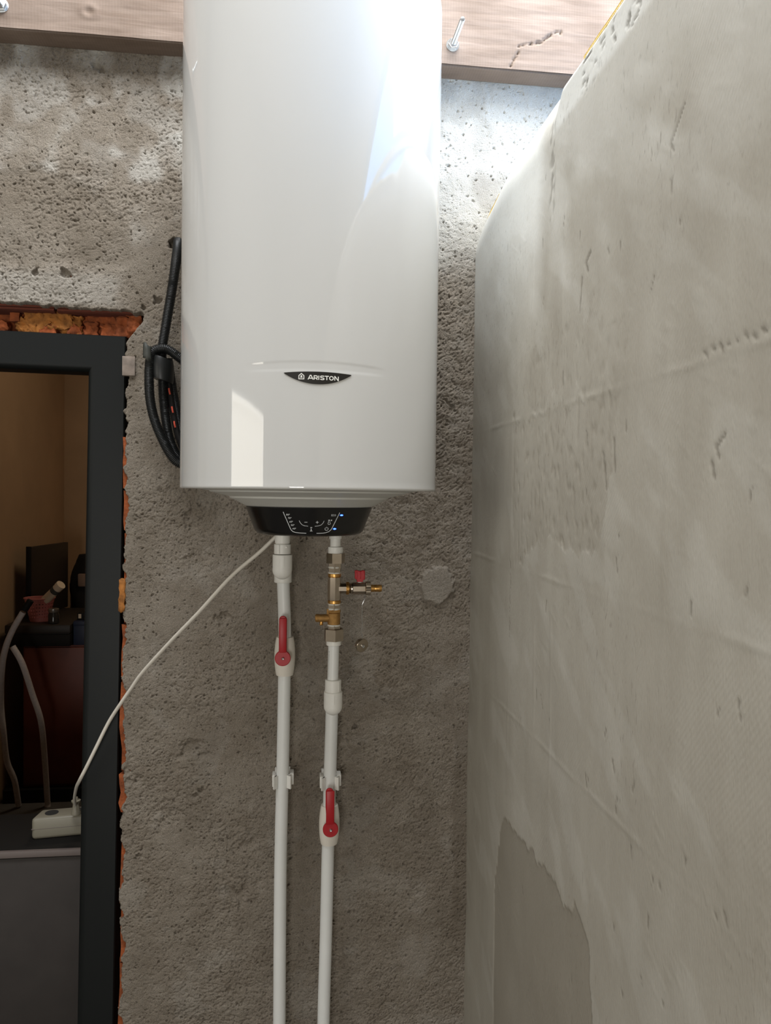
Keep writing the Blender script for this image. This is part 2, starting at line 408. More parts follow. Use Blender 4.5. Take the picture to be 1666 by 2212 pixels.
# the plaster steps outward at the top corner of the opening
ex = ex + sst(1.752, 1.80, Z) * .030 - sst(1.80, 1.818, Z) * .012
hole = np.minimum(np.minimum(ex - X, X + 1.09), head_z(np.maximum(X, -.64)) + jagz - Z)       # > 0 inside the opening
lf = fbm(X * 3.1, Z * 2.7, 4, 1) * .0035
zone = fbm(X * 5.5 + 4, Z * 4.5, 4, 21)
m = np.clip(.56 + zone * .9, 0, 1)
strip = sst(.20, .27, X) * sst(1.10, 1.25, Z) * (1 - sst(1.86, 2.02, Z))
m = np.maximum(m, strip)
m = np.clip(m + .3 * sst(.75, .35, Z), 0, 1)
clean_glow = sst(.22, .27, X) * sst(1.88, 2.02, Z)  # fewer pits here, and whitened to carry the window glow in the colour
ur, vr = (X + Z) * .7071, (Z - X) * .7071
wx = fbm(X * 30, Z * 30, 2, 31) * .006
def pitfield(u, v, cell, prob, rmin, rmax, seed, ani=1.6):
    """jittered holes: returns 0..1 pit profile"""
    cu, cv = np.floor(u / cell), np.floor(v / cell); out = np.zeros_like(u)
    for dx in (-1, 0, 1):
        for dy in (-1, 0, 1):
            c0, s0 = _grad(cu + dx, cv + dy, seed); c1, s1 = _grad(cu + dx, cv + dy, seed + 57); c3, s3 = _grad(cu + dx, cv + dy, seed + 91)
            px_ = (cu + dx + .5 + .45 * c0) * cell - u; py_ = (cv + dy + .5 + .45 * s1) * cell - v
            a = px_ * c3 + py_ * s3; b = (py_ * c3 - px_ * s3) * ani
            rr = rmin + (rmax - rmin) * (.5 + .5 * s0) ** 2
            on = (.5 + .5 * c1) < prob
            out = np.maximum(out, on * (1 - sst(.45, 1.0, np.hypot(a, b) / rr)))
    return out
wf = perlin(X / .004, Z / .004, 35) * .0010; wg = perlin(X / .004, Z / .004, 36) * .0010
n1 = perlin((ur + wx) / .0085, (vr - wx) / .0048, 41)
n1b = perlin((X + wx) / .0070, (Z + wx) / .0060, 43)
n2 = perlin(X / .0042, Z / .0042, 51)
n3 = fbm(X / .028, Z / .028, 3, 61)
dirm = sst(-.1, .25, X + .2 * perlin(X * 4, Z * 4, 5))
nn = n1 * dirm + n1b * (1 - dirm)
clump = sst(-.15, .35, fbm(X * 16, Z * 16, 3, 55))
pits = sst(.12, .55, nn) * .0020 * (.10 + .90 * m) + sst(.25, .6, n2) * .0008 * (.25 + .75 * m)
pf = pitfield(X + wf, Z + wg, .0062, (.12 + .55 * m) * (.35 + .65 * clump), .0009, .0024, 300)
pf2 = pitfield(X + wf * 1.5, Z + wg * 1.5, .016, (.10 + .40 * m) * (.3 + .7 * clump), .0014, .0042, 310, 1.9)
pits = pits * (1 - .75 * clean_glow) + np.maximum(pf * .0032, pf2 * .0050) * (1 - .45 * clean_glow)
lump = n3 * .0016 * (.35 + .65 * m)
# ridge-like drags of the float
drag = sst(.55, .9, perlin((X * .4 + Z) / .03 + wx * 30, (X - Z * .3) / .012, 71)) * .0012
# coarse coat over the door, lower than the skim around it
pa = [(-1, 2.088), (-.5765, 2.083), (-.5, 2.088), (-.4626, 2.0845), (-.42, 2.06), (-.3372, 1.99), (-.322, 1.917), (-.36, 1.90), (-.44, 1.905), (-.50, 1.893), (-.60, 1.90), (-1, 1.90)]
pw = fbm(X * 22, Z * 22, 3, 77) * .008
zoneA = inpoly(X + pw, Z - pw, pa).astype(float)
def blur(a, n):
    for ax in (0, 1):
        c = np.cumsum(np.concatenate([np.repeat(np.take(a, [0], ax), n + 1, ax), a, np.repeat(np.take(a, [-1], ax), n, ax)], ax), ax)
        k = a.shape[ax]; a = (np.take(c, range(2 * n + 1, 2 * n + 1 + k), ax) - np.take(c, range(0, k), ax)) / (2 * n + 1)
    return a
zoneA = blur(zoneA, 5)
holes = sum(0 * X for _ in range(1))
rnd = random.Random(5)
spec = [(-.2727, 1.8378, .0075, .012), (-.2390, 1.955, .011, .02), (-.30, 1.822, .005, .008), (-.512, 1.882, .007, .01), (-.452, 1.884, .010, .01), (-.3960, 2.30, .008, .007), (-.385, 2.292, .006, .007),
        (-.3028, .6964, .004, .006), (-.1777, .8268, .007, .006), (-.19, .818, .006, .006), (-.021, .71, .005, .008), (.141, .952, .005, .010), (.20, 1.345, .004, .006), (-.118, .40, .006, .006)]
for _ in range(170):
    spec.append((rnd.uniform(-.6, .385), rnd.uniform(.25, 2.33), rnd.uniform(.0014, .0032), rnd.uniform(.002, .005)))
for _ in range(130):
    spec.append((rnd.uniform(.255, .70), rnd.uniform(1.95, 2.33), rnd.uniform(.0012, .0026), rnd.uniform(.003, .005)))
for hx, hz, hr, hd in spec:
    i0, i1 = np.searchsorted(zs, (hz - hr * 3, hz + hr * 3)); j0, j1 = np.searchsorted(xs, (hx - hr * 3, hx + hr * 3))
    if i1 <= i0 or j1 <= j0: continue
    sx, sz = X[i0:i1, j0:j1] - hx, Z[i0:i1, j0:j1] - hz
    d = np.hypot(sx + wx[i0:i1, j0:j1] * .5, sz) * (1 + .5 * perlin(sx / hr + hx * 90, sz / hr, 91))
    holes = holes if isinstance(holes, np.ndarray) and holes.shape == X.shape else np.zeros_like(X)
    holes[i0:i1, j0:j1] = np.maximum(holes[i0:i1, j0:j1], hd * (1 - sst(hr * .6, hr * 1.15, d)))
# float gouges below the heater
def gouge(x0, z0, x1, z1, w, d):
    t = np.clip(((X - x0) * (x1 - x0) + (Z - z0) * (z1 - z0)) / ((x1 - x0) ** 2 + (z1 - z0) ** 2), 0, 1)
    dd = np.hypot(X - x0 - t * (x1 - x0) + wx * 1.2 + wf, Z - z0 - t * (z1 - z0) + wx * 1.2 + wg)
    return d * (1 - sst(w * .4, w, dd))
chip = lambda cx, cz, r, d_: d_ * sst(.25, .75, fbm(X * 45 + cx * 31, Z * 45, 3, 81) + 1.1 * np.exp(-(((X - cx) / r) ** 2 + ((Z - cz) / r) ** 2))) * np.exp(-(((X - cx) / (r * 1.6)) ** 2 + ((Z - cz) / (r * 1.6)) ** 2))
g = chip(-.20, .915, .022, .006) + chip(-.075, .715, .020, .005) + chip(-.095, .605, .024, .006) + chip(-.13, 1.185, .018, .006) + chip(-.19, 1.305, .03, .003) + chip(-.25, .78, .03, .003) + chip(-.335, .86, .02, .004) + chip(.10, .93, .03, .003) + chip(-.20, 1.40, .02, .005)
g = g + gouge(.325, 1.655, .345, 1.628, .003, .003) + gouge(.318, 1.425, .336, 1.375, .0025, .0022) + gouge(.155, .97, .185, .99, .003, .002)
yy = .003 - lf - lump + pits - drag + zoneA * .0022 + holes + g
# round trowelled patch by the drain valve
pd = np.hypot(X - .3141, (Z - 1.2552) * .95) + fbm(X * 40, Z * 40, 3, 7) * .006
pk = 1 - sst(.034, .040, pd)
yy = yy * (1 - pk * .8) - pk * .002
# recessed rim at the opening
yy = yy + sst(-.0006, .0030, hole) * .018
Pg = np.stack([X, yy, Z], -1)
hid = (X > -.14) & (X < .185) & (Z > 1.54) & (Z < 2.27)
keep = (hole[:-1, :-1] < .0042) & ~hid[:-1, :-1] & ~((X > .41) & (Z < 1.9 + .5 * (X - .41)))[:-1, :-1]
white = np.clip(sst(.05, .6, fbm(X * 7 + 3, Z * 6, 4, 33)) * .55 * sst(1.75, 2.2, Z) + clean_glow * .75 + sst(2.08, 2.2, Z) * .28 * sst(-.1, .4, fbm(X * 9, Z * 9, 3, 35)) + sst(.3, .6, fbm(X * 9, Z * 9, 4, 37)) * .09, 0, 1) * (1 - zoneA)
white = np.maximum(white, .25 * sst(1.9, 1.87, Z) * sst(1.815, 1.83, Z) * sst(-.325, -.375, X + .03 * perlin(X * 25, Z * 25, 34)))
damp = (sst(.354, .364, X + fbm(Z * 12, X * 12, 2, 9) * .010) * sst(.97, .93, Z) * sst(.48, .56, Z)) * .55
brown = np.clip(zoneA * .38 + damp + sst(.2, .7, fbm(X * 8 + 9, Z * 5, 4, 39)) * .35, 0, 1) * (1 - pk)
white = np.maximum(white, pk * .12)
colr = np.stack([brown, white, 0 * X], -1)
core = MB()
core.box(-2.3, -1.13, .03, .20, 0, 3.5)                    # left of the door
core.box(-1.13, -.335, .03, .20, 1.90, 3.5)                # over the door
core.box(-.325, 1.15, .03, .20, 0, 1.79); core.box(-.298, 1.15, .03, .20, 1.79, 1.90); core.box(-.335, 1.15, .03, .20, 1.90, 3.5)                    # right of the door
core.box(-2.3, -1.135, .0, .03, 0, 2.345); core.box(-1.14, -1.085, 0.004, .03, 0, 1.84)
core.box(-.325, .72, .0, .03, 0, .18); core.box(.735, 1.15, 0, .03, 0, 2.345)
core.box(-2.3, 1.15, .0, .03, 2.345, 3.5); core.box(-.15, .195, .006, .03, 1.53, 2.28); core.box(.405, .735, .008, .03, 0, 2.10)
wall_back = grid_obj('wall_back', Pg, keep, M['back'], colr, core, kind='structure')

# half wall on the right: face, rounded top and back side
ys = np.arange(-1.32, .0125, .0030)
def ztop(y): return 2.050 + .080 * sst(-.52, -.44, y) - .026 * sst(-.22, -.03, y) - .012 * sst(-.05, .01, y)
def rtop(y): return .014 + .126 * sst(-.53, -.45, y)
ss = np.concatenate([np.arange(.2, 2.0, .0030)])
na = 40; nt_ = 8
Yg, Sg = np.meshgrid(ys, ss)
zt = ztop(Yg); rt = rtop(Yg)
rows_y = [Yg]; 
frac = (Sg - .2) / (2.0 - .2 - .0030)
Zf = .2 + frac * (zt - rt - .2); 
arcs = np.linspace(0, PI / 2, na + 1)[1:]
Ya, Aa = np.meshgrid(ys, arcs)
Yt, Tt = np.meshgrid(ys, np.linspace(0, 1, nt_ + 1)[1:])
Yall = np.concatenate([Yg, Ya, Yt]); 
Zall = np.concatenate([Zf, ztop(Ya) - rtop(Ya) + rtop(Ya) * np.sin(Aa), ztop(Yt)])
NX = np.concatenate([-np.ones_like(Yg), -np.cos(Aa), 0 * Yt]); NZ = np.concatenate([0 * Yg, np.sin(Aa), np.ones_like(Yt)])
Xall = np.concatenate([0 * Yg + XR, XR + rtop(Ya) - rtop(Ya) * np.cos(Aa), XR + rtop(Yt) + Tt * (.16 - rtop(Yt))])
Y2, Z2 = Yall, Zall
d = fbm(Y2 * 3, Z2 * 3, 3, 101) * .0018 + fbm(Y2 * 10, Z2 * 6, 3, 103) * .0003
wv = perlin(Y2 * 14, Z2 * 14, 104) * .006
def ridge(dist, w, h): return h * np.exp(-(dist / w) ** 2)
gate = lambda s, f=7: sst(-.25, .25, perlin(Y2 * f, Z2 * f + s, 111 + s))
for zj, s in ((1.580, 1), (1.326, 2), (1.067, 3)):
    d += ridge(Z2 - zj - wv * .25, .0035, .00045) * (.25 + .75 * gate(s)) * (Z2 < 1.95)
    d += sst(-.004, .02, Z2 - zj) * sst(.06, .02, Z2 - zj) * .00012
d += ridge(Y2 + .300 - wv * .3, .003, .0005) * (.4 + .6 * gate(5)) * (Z2 < 1.62) * (Z2 > .9)
d -= sst(-.30, -.12, Y2) * .0015 * sst(1.85, 1.55, Z2)
for yj, z0, z1, h in ((-.545, 1.62, 1.95, .0009), (-.40, 1.70, 1.9, .0008), (-.44, 1.02, 1.28, .0009), (-.52, .95, 1.30, .0010), (-.86, 1.2, 1.7, .0006), (-.93, 1.55, 2.0, .0007), (-.985, 1.75, 2.0, .0007), (-.71, 1.3, 1.55, .0006)):
    d += ridge(Y2 - yj - wv * .6, .004, h * .55) * sst(z0, z0 + .06, Z2) * sst(z1, z1 - .06, Z2)
# diagonal trowel drags
dg = perlin((Y2 * .9 + Z2 * .55) / .05, (Z2 * .9 - Y2 * .5) / .009, 121)
d += sst(.35, .8, dg) * .00022 * sst(.0, .4, perlin(Y2 * 5, Z2 * 5, 122))
# pitted band along the top edge
band = sst(-.47, -.50, Y2) * sst(1.985 , 2.0, Z2 + .0 * Y2) * (Y2 > -1.2)
pn = perlin(Y2 / .014 + Z2 / .03, Z2 / .0075, 131)
pit = sst(.22, .5, pn) * band * sst(-.2, .3, perlin(Y2 / .06, Z2 / .05, 137))
vline = (1 - sst(.004, .02, np.abs(Y2 + .487 + wv * .8))) * sst(1.84, 1.90, Z2)
pit = np.maximum(pit, vline * sst(-.1, .3, perlin(Y2 / .012, Z2 / .018, 133)) * .7)
# scattered scars
scar = np.zeros_like(Y2)
def scratch(pts, w):
    global scar
    for (a, b), (c, e) in zip(pts[:-1], pts[1:]):
        t = np.clip(((Y2 - a) * (c - a) + (Z2 - b) * (e - b)) / ((c - a) ** 2 + (e - b) ** 2), 0, 1)
        scar = np.maximum(scar, 1 - sst(w * .35, w, np.hypot(Y2 - a - t * (c - a) + wv * .15, Z2 - b - t * (e - b) + wv * .2)))
scratch([(-.8848, 1.842), (-.857, 1.815), (-.864, 1.806)], .0026)
scratch([(-.966, 1.508), (-.952, 1.498), (-.957, 1.487)], .0028); scratch([(-.945, 1.485), (-.950, 1.470)], .003)
scratch([(-.645, 1.770), (-.630, 1.760), (-.637, 1.748)], .004); scratch([(-.617, 1.745), (-.612, 1.70)], .003)
scratch([(-.73, 1.52), (-.735, 1.48)], .003); scratch([(-.70, 1.505), (-.712, 1.46)], .0025)
for k in range(9): scratch([(-.93 - k * .013, 1.589 + (k % 3) * .002), (-.935 - k * .013, 1.584 + (k % 2) * .004)], .0026 if k not in (3, 4) else .001)
for k in range(26): scratch([(-.3 + rnd.uniform(-.003, .003), 1.20 + k * .0055), (-.3 + rnd.uniform(-.003, .003), 1.203 + k * .0055)], .0018 if rnd.random() < .7 else .0008)
for k in range(60):
    a = rnd.uniform(-1.1, -.35); b = rnd.uniform(.75, 1.95); l = rnd.uniform(.004, .018)
    scratch([(a, b), (a + l * rnd.uniform(-.6, .6), b - l)], rnd.uniform(.0012, .0026))
# lower patch without the skim coat
pp = [(-.2752, .8635), (-.2300, .74), (-.2261, .7285), (-.2365, .4599), (-.24, .1), (-.75, .1), (-.72, .70), (-.6999, .7822), (-.68, .8727), (-.638, .8954), (-.5863, .8704), (-.5563, .8949), (-.50, .888), (-.4724, .8818), (-.3742, .882), (-.345, .868), (-.31, .885)]
pw = fbm(Y2 * 30, Z2 * 16, 3, 141) * .010
bare = inpoly(Y2 + pw * .6, Z2 + pw, pp).astype(float) * (Zall < 1.2)
p2 = [(-.3055, 1.5786), (-.7446, 1.5782), (-.7106, 1.4462), (-.6701, 1.3743), (-.5872, 1.374), (-.5093, 1.389), (-.3204, 1.3298)]
thin = inpoly(Y2 + pw, Z2 + pw * 1.5, p2).astype(float)
p3 = [(-.56, 1.70), (-.772, 1.665), (-.7435, 1.59), (-.40, 1.59), (-.33, 1.66)]
thin = np.maximum(thin, inpoly(Y2 + pw * 2, Z2 + pw * 3, p3) * .6)
d -= bare * .0010 + thin * .0002 + pit * .0014 + scar * .0008
grain = thin * sst(.15, .6, perlin(Y2 / .010, Z2 / .025, 151))
d -= grain * .0007
patch_edge = sst(-.47, -.55, Y2) 
skim_glare = sst(1.70, 1.98, Z2 + fbm(Y2 * 5 + Z2 * 3, Z2 * 9 - Y2 * 6, 4, 161) * .13) * .34 + band * .5 + sst(.1, .5, fbm((Y2 * .8 + Z2 * .6) * 5, (Z2 * .8 - Y2 * .6) * 14, 3, 163)) * .11
skim_glare = np.clip(skim_glare + .6 * sst(-.47, -.40, Y2) * sst(1.65, 1.9, Z2), 0, 1) * (1 - bare) * (1 - thin * .8)  # added term paints the heater's glare as whiteness near the back corner
darkc = np.clip(bare * .62 + thin * .16 + grain * .25, 0, 1)
Xw = Xall + NX * (d); Zw = Zall + NZ * (d)
Pr = np.stack([Xw, Yall, Zw], -1)
cr = np.stack([skim_glare, darkc, np.clip(scar * .5 + pit * .6, 0, 1)], -1)
hc = MB(); hc.box(XR + .012, XR + .16, -4.0, -1.318, 0, 2.04); hc.box(XR + .012, XR + .16, -1.33, .003, 0, 1.90); hc.box(XR, XR + .012, -4.0, -1.318, 0, 2.04); hc.box(XR, XR + .012, -1.318, .0, 0, .201)
wall_right = grid_obj('wall_right', Pr, np.ones((Pr.shape[0] - 1, Pr.shape[1] - 1), bool), M['skim'], cr, hc, kind='structure')

MB().box(-2.3, 1.15, -4.1, .03, -.1, 0).box(-2.3, 1.15, .03, 3.2, -.1, 0).build('floor', M['floor'], kind='structure', smooth=False)
MB().box(-2.3, 1.15, -4.1, .2, 3.5, 3.6).build('ceiling', M['ceiling'], kind='structure', smooth=False)
def wall_with_window(name, x0, x1, ya, yb, z1, wy0, wy1, wz0, wz1, m):
    b = MB(); b.box(x0, x1, ya, wy0, 0, z1); b.box(x0, x1, wy1, yb, 0, z1); b.box(x0, x1, wy0, wy1, 0, wz0); b.box(x0, x1, wy0, wy1, wz1, z1)
    return b.build(name, m, kind='structure', smooth=False)
wall_with_window('wall_left', -2.3, -2.2, -4.1, .03, 3.5, -2.91, -1.13, 1.36, 1.90, M['roomwall'])
b = MB(); b.box(1.05, 1.15, -4.1, -1.9, 0, 3.5); b.box(1.05, 1.15, -1.9, 0, 0, 1.9); b.prism([(-1.9, 2.39), (-.76, 2.76), (-.76, 3.5), (-1.9, 3.5)], 1.05, 1.15, 'X'); b.box(1.05, 1.15, -.76, 0, 3.15, 3.5); b.box(1.05, 1.15, -.02, 0, 1.9, 3.15)
b.build('wall_stair', M['roomwall'], kind='structure', smooth=False)
MB().box(-2.3, 1.15, -4.2, -4.1, 0, 3.6).build('wall_front', M['roomwall'], kind='structure', smooth=False)
def window(name, x, y0, y1, z0, z1, t=.05):
    r = empty(name, (x, (y0 + y1) / 2, z0)); r['kind'] = 'structure'
    MB().box(x - .02, x + .02, y0, y1, z0, z0 + t).box(x - .02, x + .02, y0, y1, z1 - t, z1).box(x - .02, x + .02, y0, y0 + t, z0 + t, z1 - t).box(x - .02, x + .02, y1 - t, y1, z0 + t, z1 - t).build('window_frame', M['pvc'], r, smooth=False)
window('window_1', -2.22, -2.91, -1.13, 1.36, 1.90)
MB().box(-2.262, -2.255, -2.95, -1.10, 1.33, 1.93).build('sky_blocker', M['cable'], bpy.data.objects['window_1'], smooth=False)  # unseen opaque sheet added to block the sky behind the left window
window('window_2', 1.10, -1.9, -.02, 1.9, 2.42, .025)
# room behind the door
MB().box(-1.42, -1.32, .2, 3.2, 0, 2.75).build('wall_hall_left', M['hall'], kind='structure', smooth=False)
MB().box(-1.42, .6, 3.1, 3.2, 0, 2.75).build('wall_hall_back', M['hall'], kind='structure', smooth=False)
MB().box(.5, .6, .2, 3.2, 0, 2.75).build('wall_hall_right', M['hall'], kind='structure', smooth=False)
MB().box(-1.42, .6, .2, 3.2, 2.65, 2.75).build('ceiling_hall', M['hall'], kind='structure', smooth=False)

# ------------------------------------------------------------------ exposed bricks around the door (pieces of wall_back)
def rough_brick(x0, x1, y0, y1, z0, z1, amp, seed, m='brick', cuts=3, name='brick', parent=wall_back, freq=60):
    bm = bmesh.new(); bmesh.ops.create_cube(bm, size=1)
    bmesh.ops.subdivide_edges(bm, edges=bm.edges[:], cuts=cuts, use_grid_fill=True)
    P = np.array([v.co[:] for v in bm.verts]); P = P * [x1 - x0, y1 - y0, z1 - z0] + [(x0 + x1) / 2, (y0 + y1) / 2, (z0 + z1) / 2]
    for k in range(3):
        P[:, k] += perlin(P[:, (k + 1) % 3] * freq + seed * 3.7, P[:, (k + 2) % 3] * freq + P[:, k] * freq * .7 + k * 7.1, seed) * amp
    for v, p in zip(bm.verts, P): v.co = p
    return MB()._bm(bm).build(name, M[m], parent, sharp=50 if cuts < 7 else 120)
zc = .01; k = 0
while zc < 1.53:
    h = (.19, .085, .19, .12)[k % 4]; z1 = min(zc + h, 1.565)
    zm = (zc + z1) / 2; xe = -.3325 - .0035 * (1.75 - zm) - .0050 + rnd.uniform(-.003, .003)
    rough_brick(xe, -.322, .0105, .10, zc, z1 - .006, .0045, 200 + k, freq=38); zc += h; k += 1
rough_brick(-.3455, -.334, .001, .03, 1.203, 1.268, .0035, 260, m='foam', name='foam_lump', cuts=7, freq=110)
MB().rbox(-.3410, -.316, -.0012, .012, 1.683, 1.722, .0006).build('tile_chip', M['tile'], wall_back)
# grooved lintel bricks seen from below
x0 = -1.13
for x1 in (-.97, -.81, -.648, -.475, -.30):
    pts = [(.014, 1.905), (.014, 1.8265)]
    for q in range(3):
        z = 1.8262 - q * .0058; pts += [(.014, z), (.0145, z - .0040), (.0185, z - .0043), (.0185, z - .0055)]
    pts += [(.016, 1.8085), (.105, 1.8085), (.105, 1.905)]
    MB().prism(pts, x0 + .003, x1 - (.003 if x1 < -.4 else .010), 'X').build('lintel_brick', M['brick_dark'], wall_back, smooth=False); x0 = x1
# crumbled infill between lintel and door frame
k = 0
for x0, x1, yf in ((-1.13, -1.0, .08), (-1.0, -.90, .084), (-.90, -.80, .078), (-.80, -.70, .082), (-.70, -.622, .078), (-.62, -.566, .088), (-.5545, -.478, .076), (-.478, -.42, .080), (-.42, -.372, .074), (-.372, -.300, .070)):
    rough_brick(x0, x1 + .004, yf - .03, .150, 1.745, 1.811, .005, 300 + k, cuts=9, freq=95); k += 1
rough_brick(-.568, -.550, .030, .08, 1.790, 1.8075, .0015, 330, name='brick', cuts=2)
for x0, x1, z0, z1, f in ((-.540, -.492, 1.770, 1.809, .032), (-.502, -.448, 1.778, 1.810, .030), (-.468, -.430, 1.768, 1.806, .036), (-.556, -.52, 1.764, 1.797, .034)):
    rough_brick(x0, x1, f, .08, z0, z1, .007, 340 + k, m='foam', name='foam_lump', cuts=9, freq=120); k += 1
for x0, x1, z0, z1, f in ((-.425, -.398, 1.762, 1.796, .034), (-.39, -.352, 1.762, 1.792, .032), (-.362, -.322, 1.764, 1.806, .030), (-.60, -.575, 1.764, 1.79, .034), (-.510, -.478, 1.762, 1.782, .030), (-.455, -.43, 1.762, 1.786, .032), (-.336, -.308, 1.775, 1.818, .022)):
    rough_brick(x0, x1, f, .10, z0, z1, .006, 360 + k, name='brick', cuts=8, freq=110); k += 1

# ------------------------------------------------------------------ door frame
prof = [(0, .078), (0, .021), (.002, .018), (.060, .018)] + [(.060 + .015 * math.sin(t), .033 - .015 * math.cos(t)) for t in (.26, .52, .79, 1.05, 1.31, 1.57)] + [(.075, .078)]
V = []; F = []
for d, y in prof:
    V += [(-.338 - d, y, -.02), (-.338 - d, y, 1.7655 - d), (-1.10 + d, y, 1.7655 - d), (-1.10 + d, y, -.02)]
rot = Matrix.Translation((-.338, 0, 1.7655)) @ Matrix.Rotation(math.radians(.72), 4, 'Y') @ Matrix.Translation((.338, 0, -1.7655))
V = [rot @ Vector(v) for v in V]; V = [Vector((v.x, v.y, max(v.z, 0))) for v in V]
np_ = len(prof)
for i in range(np_):
    j = (i + 1) % np_
    for s in range(3): F.append((i * 4 + s, i * 4 + s + 1, j * 4 + s + 1, j * 4 + s))
F += [tuple(i * 4 for i in range(np_)), tuple(i * 4 + 3 for i in range(np_))]
MB().add(V, F).build('door_1', M['frame'], kind='structure', sharp=25)

# ------------------------------------------------------------------ beam over the wall and its anchor bolts
bx = np.arange(-.70, .86, .003); bz = np.arange(2.331, 2.53, .003)
BX, BZ = np.meshgrid(bx, bz)
bd = fbm(BX * 6, BZ * 22, 4, 401) * .0012
bc = np.zeros_like(BX); bw = fbm(BX * 60, BZ * 60, 3, 402) * .006
def crack(pts, w, dpt):
    global bc
    for (a, b), (c, e) in zip(pts[:-1], pts[1:]):
        t = np.clip(((BX - a) * (c - a) + (BZ - b) * (e - b)) / ((c - a) ** 2 + (e - b) ** 2), 0, 1)
        bc = np.maximum(bc, dpt * (1 - sst(w * .4, w, np.hypot(BX - a - t * (c - a) + bw, BZ - b - t * (e - b) + bw))))
crack([(.5513, 2.4148), (.5314, 2.4112), (.5069, 2.3921), (.46, 2.378)], .004, .006); crack([(.458, 2.366), (.4503, 2.356), (.4437, 2.3396)], .0035, .005)
kn = np.hypot(BX + .3963, (BZ - 2.3736) * 1.2); bc += .002 * (1 - sst(.003, .010, kn)) - .0012 * np.exp(-((kn - .014) / .006) ** 2)
PB = np.stack([BX, -.05 - bd + bc, BZ], -1)
beam_core = MB().box(-2.19, 1.045, -.0455, .002, 2.329, 2.53).box(-2.19, -.6985, -.05, -.0455, 2.331, 2.53).box(.8560, 1.045, -.05, -.0455, 2.331, 2.53).box(-2.19, 1.045, -.05, -.0455, 2.5285, 2.53)
beam = grid_obj('wooden_beam', PB, np.ones((PB.shape[0] - 1, PB.shape[1] - 1), bool), M['beam'], None, beam_core)
beam['label'] = 'rough-sawn pinkish brown wooden beam running along the top of the wall'; beam['category'] = 'beam'
def bolt(name, x, z, label):
    t = thing(name, label, 'bolt', (x, -.05, z), 'anchor bolts in the wooden beam')
    MB().lathe([(.0055, 0), (.0135, 0), (.0135, .0018), (.0055, .0018)], (x, -.0498, z), 'Y', 28, mat4=Matrix.Scale(-1, 4, (0, 1, 0))).build('washer', M['steel'], t)
    MB().lathe([(.0052, 0), (.0096, 0), (.0108, .001), (.0108, .0078), (.0096, .0088), (.0052, .0088)], (x, -.0516, z), 'Y', 6, phase=.4, mat4=Matrix.Scale(-1, 4, (0, 1, 0))).build('nut', M['steel'], t, sharp=20)
    pr = [(.0001, 0)]
    for q in range(70): pr += [(.0049, q * .0013), (.0043, q * .0013 + .00065)]
    pr += [(.0042, .0925), (.0001, .0930)]
    MB().lathe(pr, (x, -.0517, z), 'Y', 14, mat4=Matrix.Rotation(.03, 4, 'X') @ Matrix.Scale(-1, 4, (0, 1, 0))).build('rod', M['steel'], t, sharp=60)
bolt('anchor_bolt', .3195, 2.3690, 'zinc threaded bolt with nut sticking out of the beam right of the water heater')
bolt('anchor_bolt', -.5565, 2.3700, 'zinc threaded bolt with nut in the beam above the doorway at the upper left')

# ------------------------------------------------------------------ water heater
HX, HY, HR = .0333, -.2505, .222
heater = thing('water_heater', 'tall glossy white cylindrical electric water heater hung on the rough wall', 'water heater', (HX, HY, 1.37))
th = np.linspace(-PI, PI, 361); 
prof = [(.1965, 1.4575), (.2170, 1.4555), (.2208, 1.4552), (.2219, 1.4562), (.2222, 1.4580), (HR, 1.4605)]
zlist = list(np.arange(1.47, 1.60, .01)) + list(np.arange(1.600, 1.66, .0012)) + list(np.arange(1.67, 2.27, .015)) + [2.274]
prof += [(HR, z) for z in zlist] + [(HR - .05 + .05 * math.cos(a), 2.275 + .05 * math.sin(a)) for a in np.linspace(.08, PI / 2, 14)] + [(.12, 2.3285), (.06, 2.3305), (.0005, 2.331)]
PR = np.array(prof); T2, K2 = np.meshgrid(th, np.arange(len(PR)))
RR = PR[K2, 0].copy(); ZZ = PR[K2, 1]
S2 = T2 * HR
arch = 1.6455 - .35 * S2 ** 2
dent = sst(arch + .001, arch - .004, ZZ) * sst(1.6285, 1.6335, ZZ + .10 * S2 ** 2) * sst(.118, .080, np.abs(S2 - .003)) * (np.abs(T2) < 1.2)
RR -= dent * .00028
PH = np.stack([HX + RR * np.sin(T2), HY - RR * np.cos(T2), ZZ], -1)
shell = grid_obj('shell', PH - np.array(WORLD[heater.name]), np.ones((PH.shape[0] - 1, PH.shape[1] - 1), bool), M['enamel'])
shell.parent = heater; shell.data.set_sharp_from_angle(angle=math.radians(40))
MB().lathe([(.2005, 1.4585), (.1985, 1.4560), (.1740, 1.4525), (.1725, 1.4505), (.1395, 1.4428), (.1380, 1.4400), (.1350, 1.4390), (.1125, 1.4275), (.1095, 1.4262), (.02, 1.4262)], (HX, HY, 0), n=96).build('bottom_cap', M['cap_grey'], heater, sharp=25)
panel = MB().lathe([(.02, 1.4262), (.1085, 1.4262), (.1105, 1.4257), (.1108, 1.4248), (.0972, 1.3885), (.0950, 1.3835), (.0905, 1.3795), (.0835, 1.3776), (.02, 1.3768), (.0002, 1.3768)], (HX, HY, 0), n=96).build('control_panel', M['gloss_black'], heater, sharp=35)
for z_ in (1.60, 2.12): MB().box(-.03, .10, -.045, .006, z_, z_ + .05).build('wall_bracket', M['steel'], heater, smooth=False)

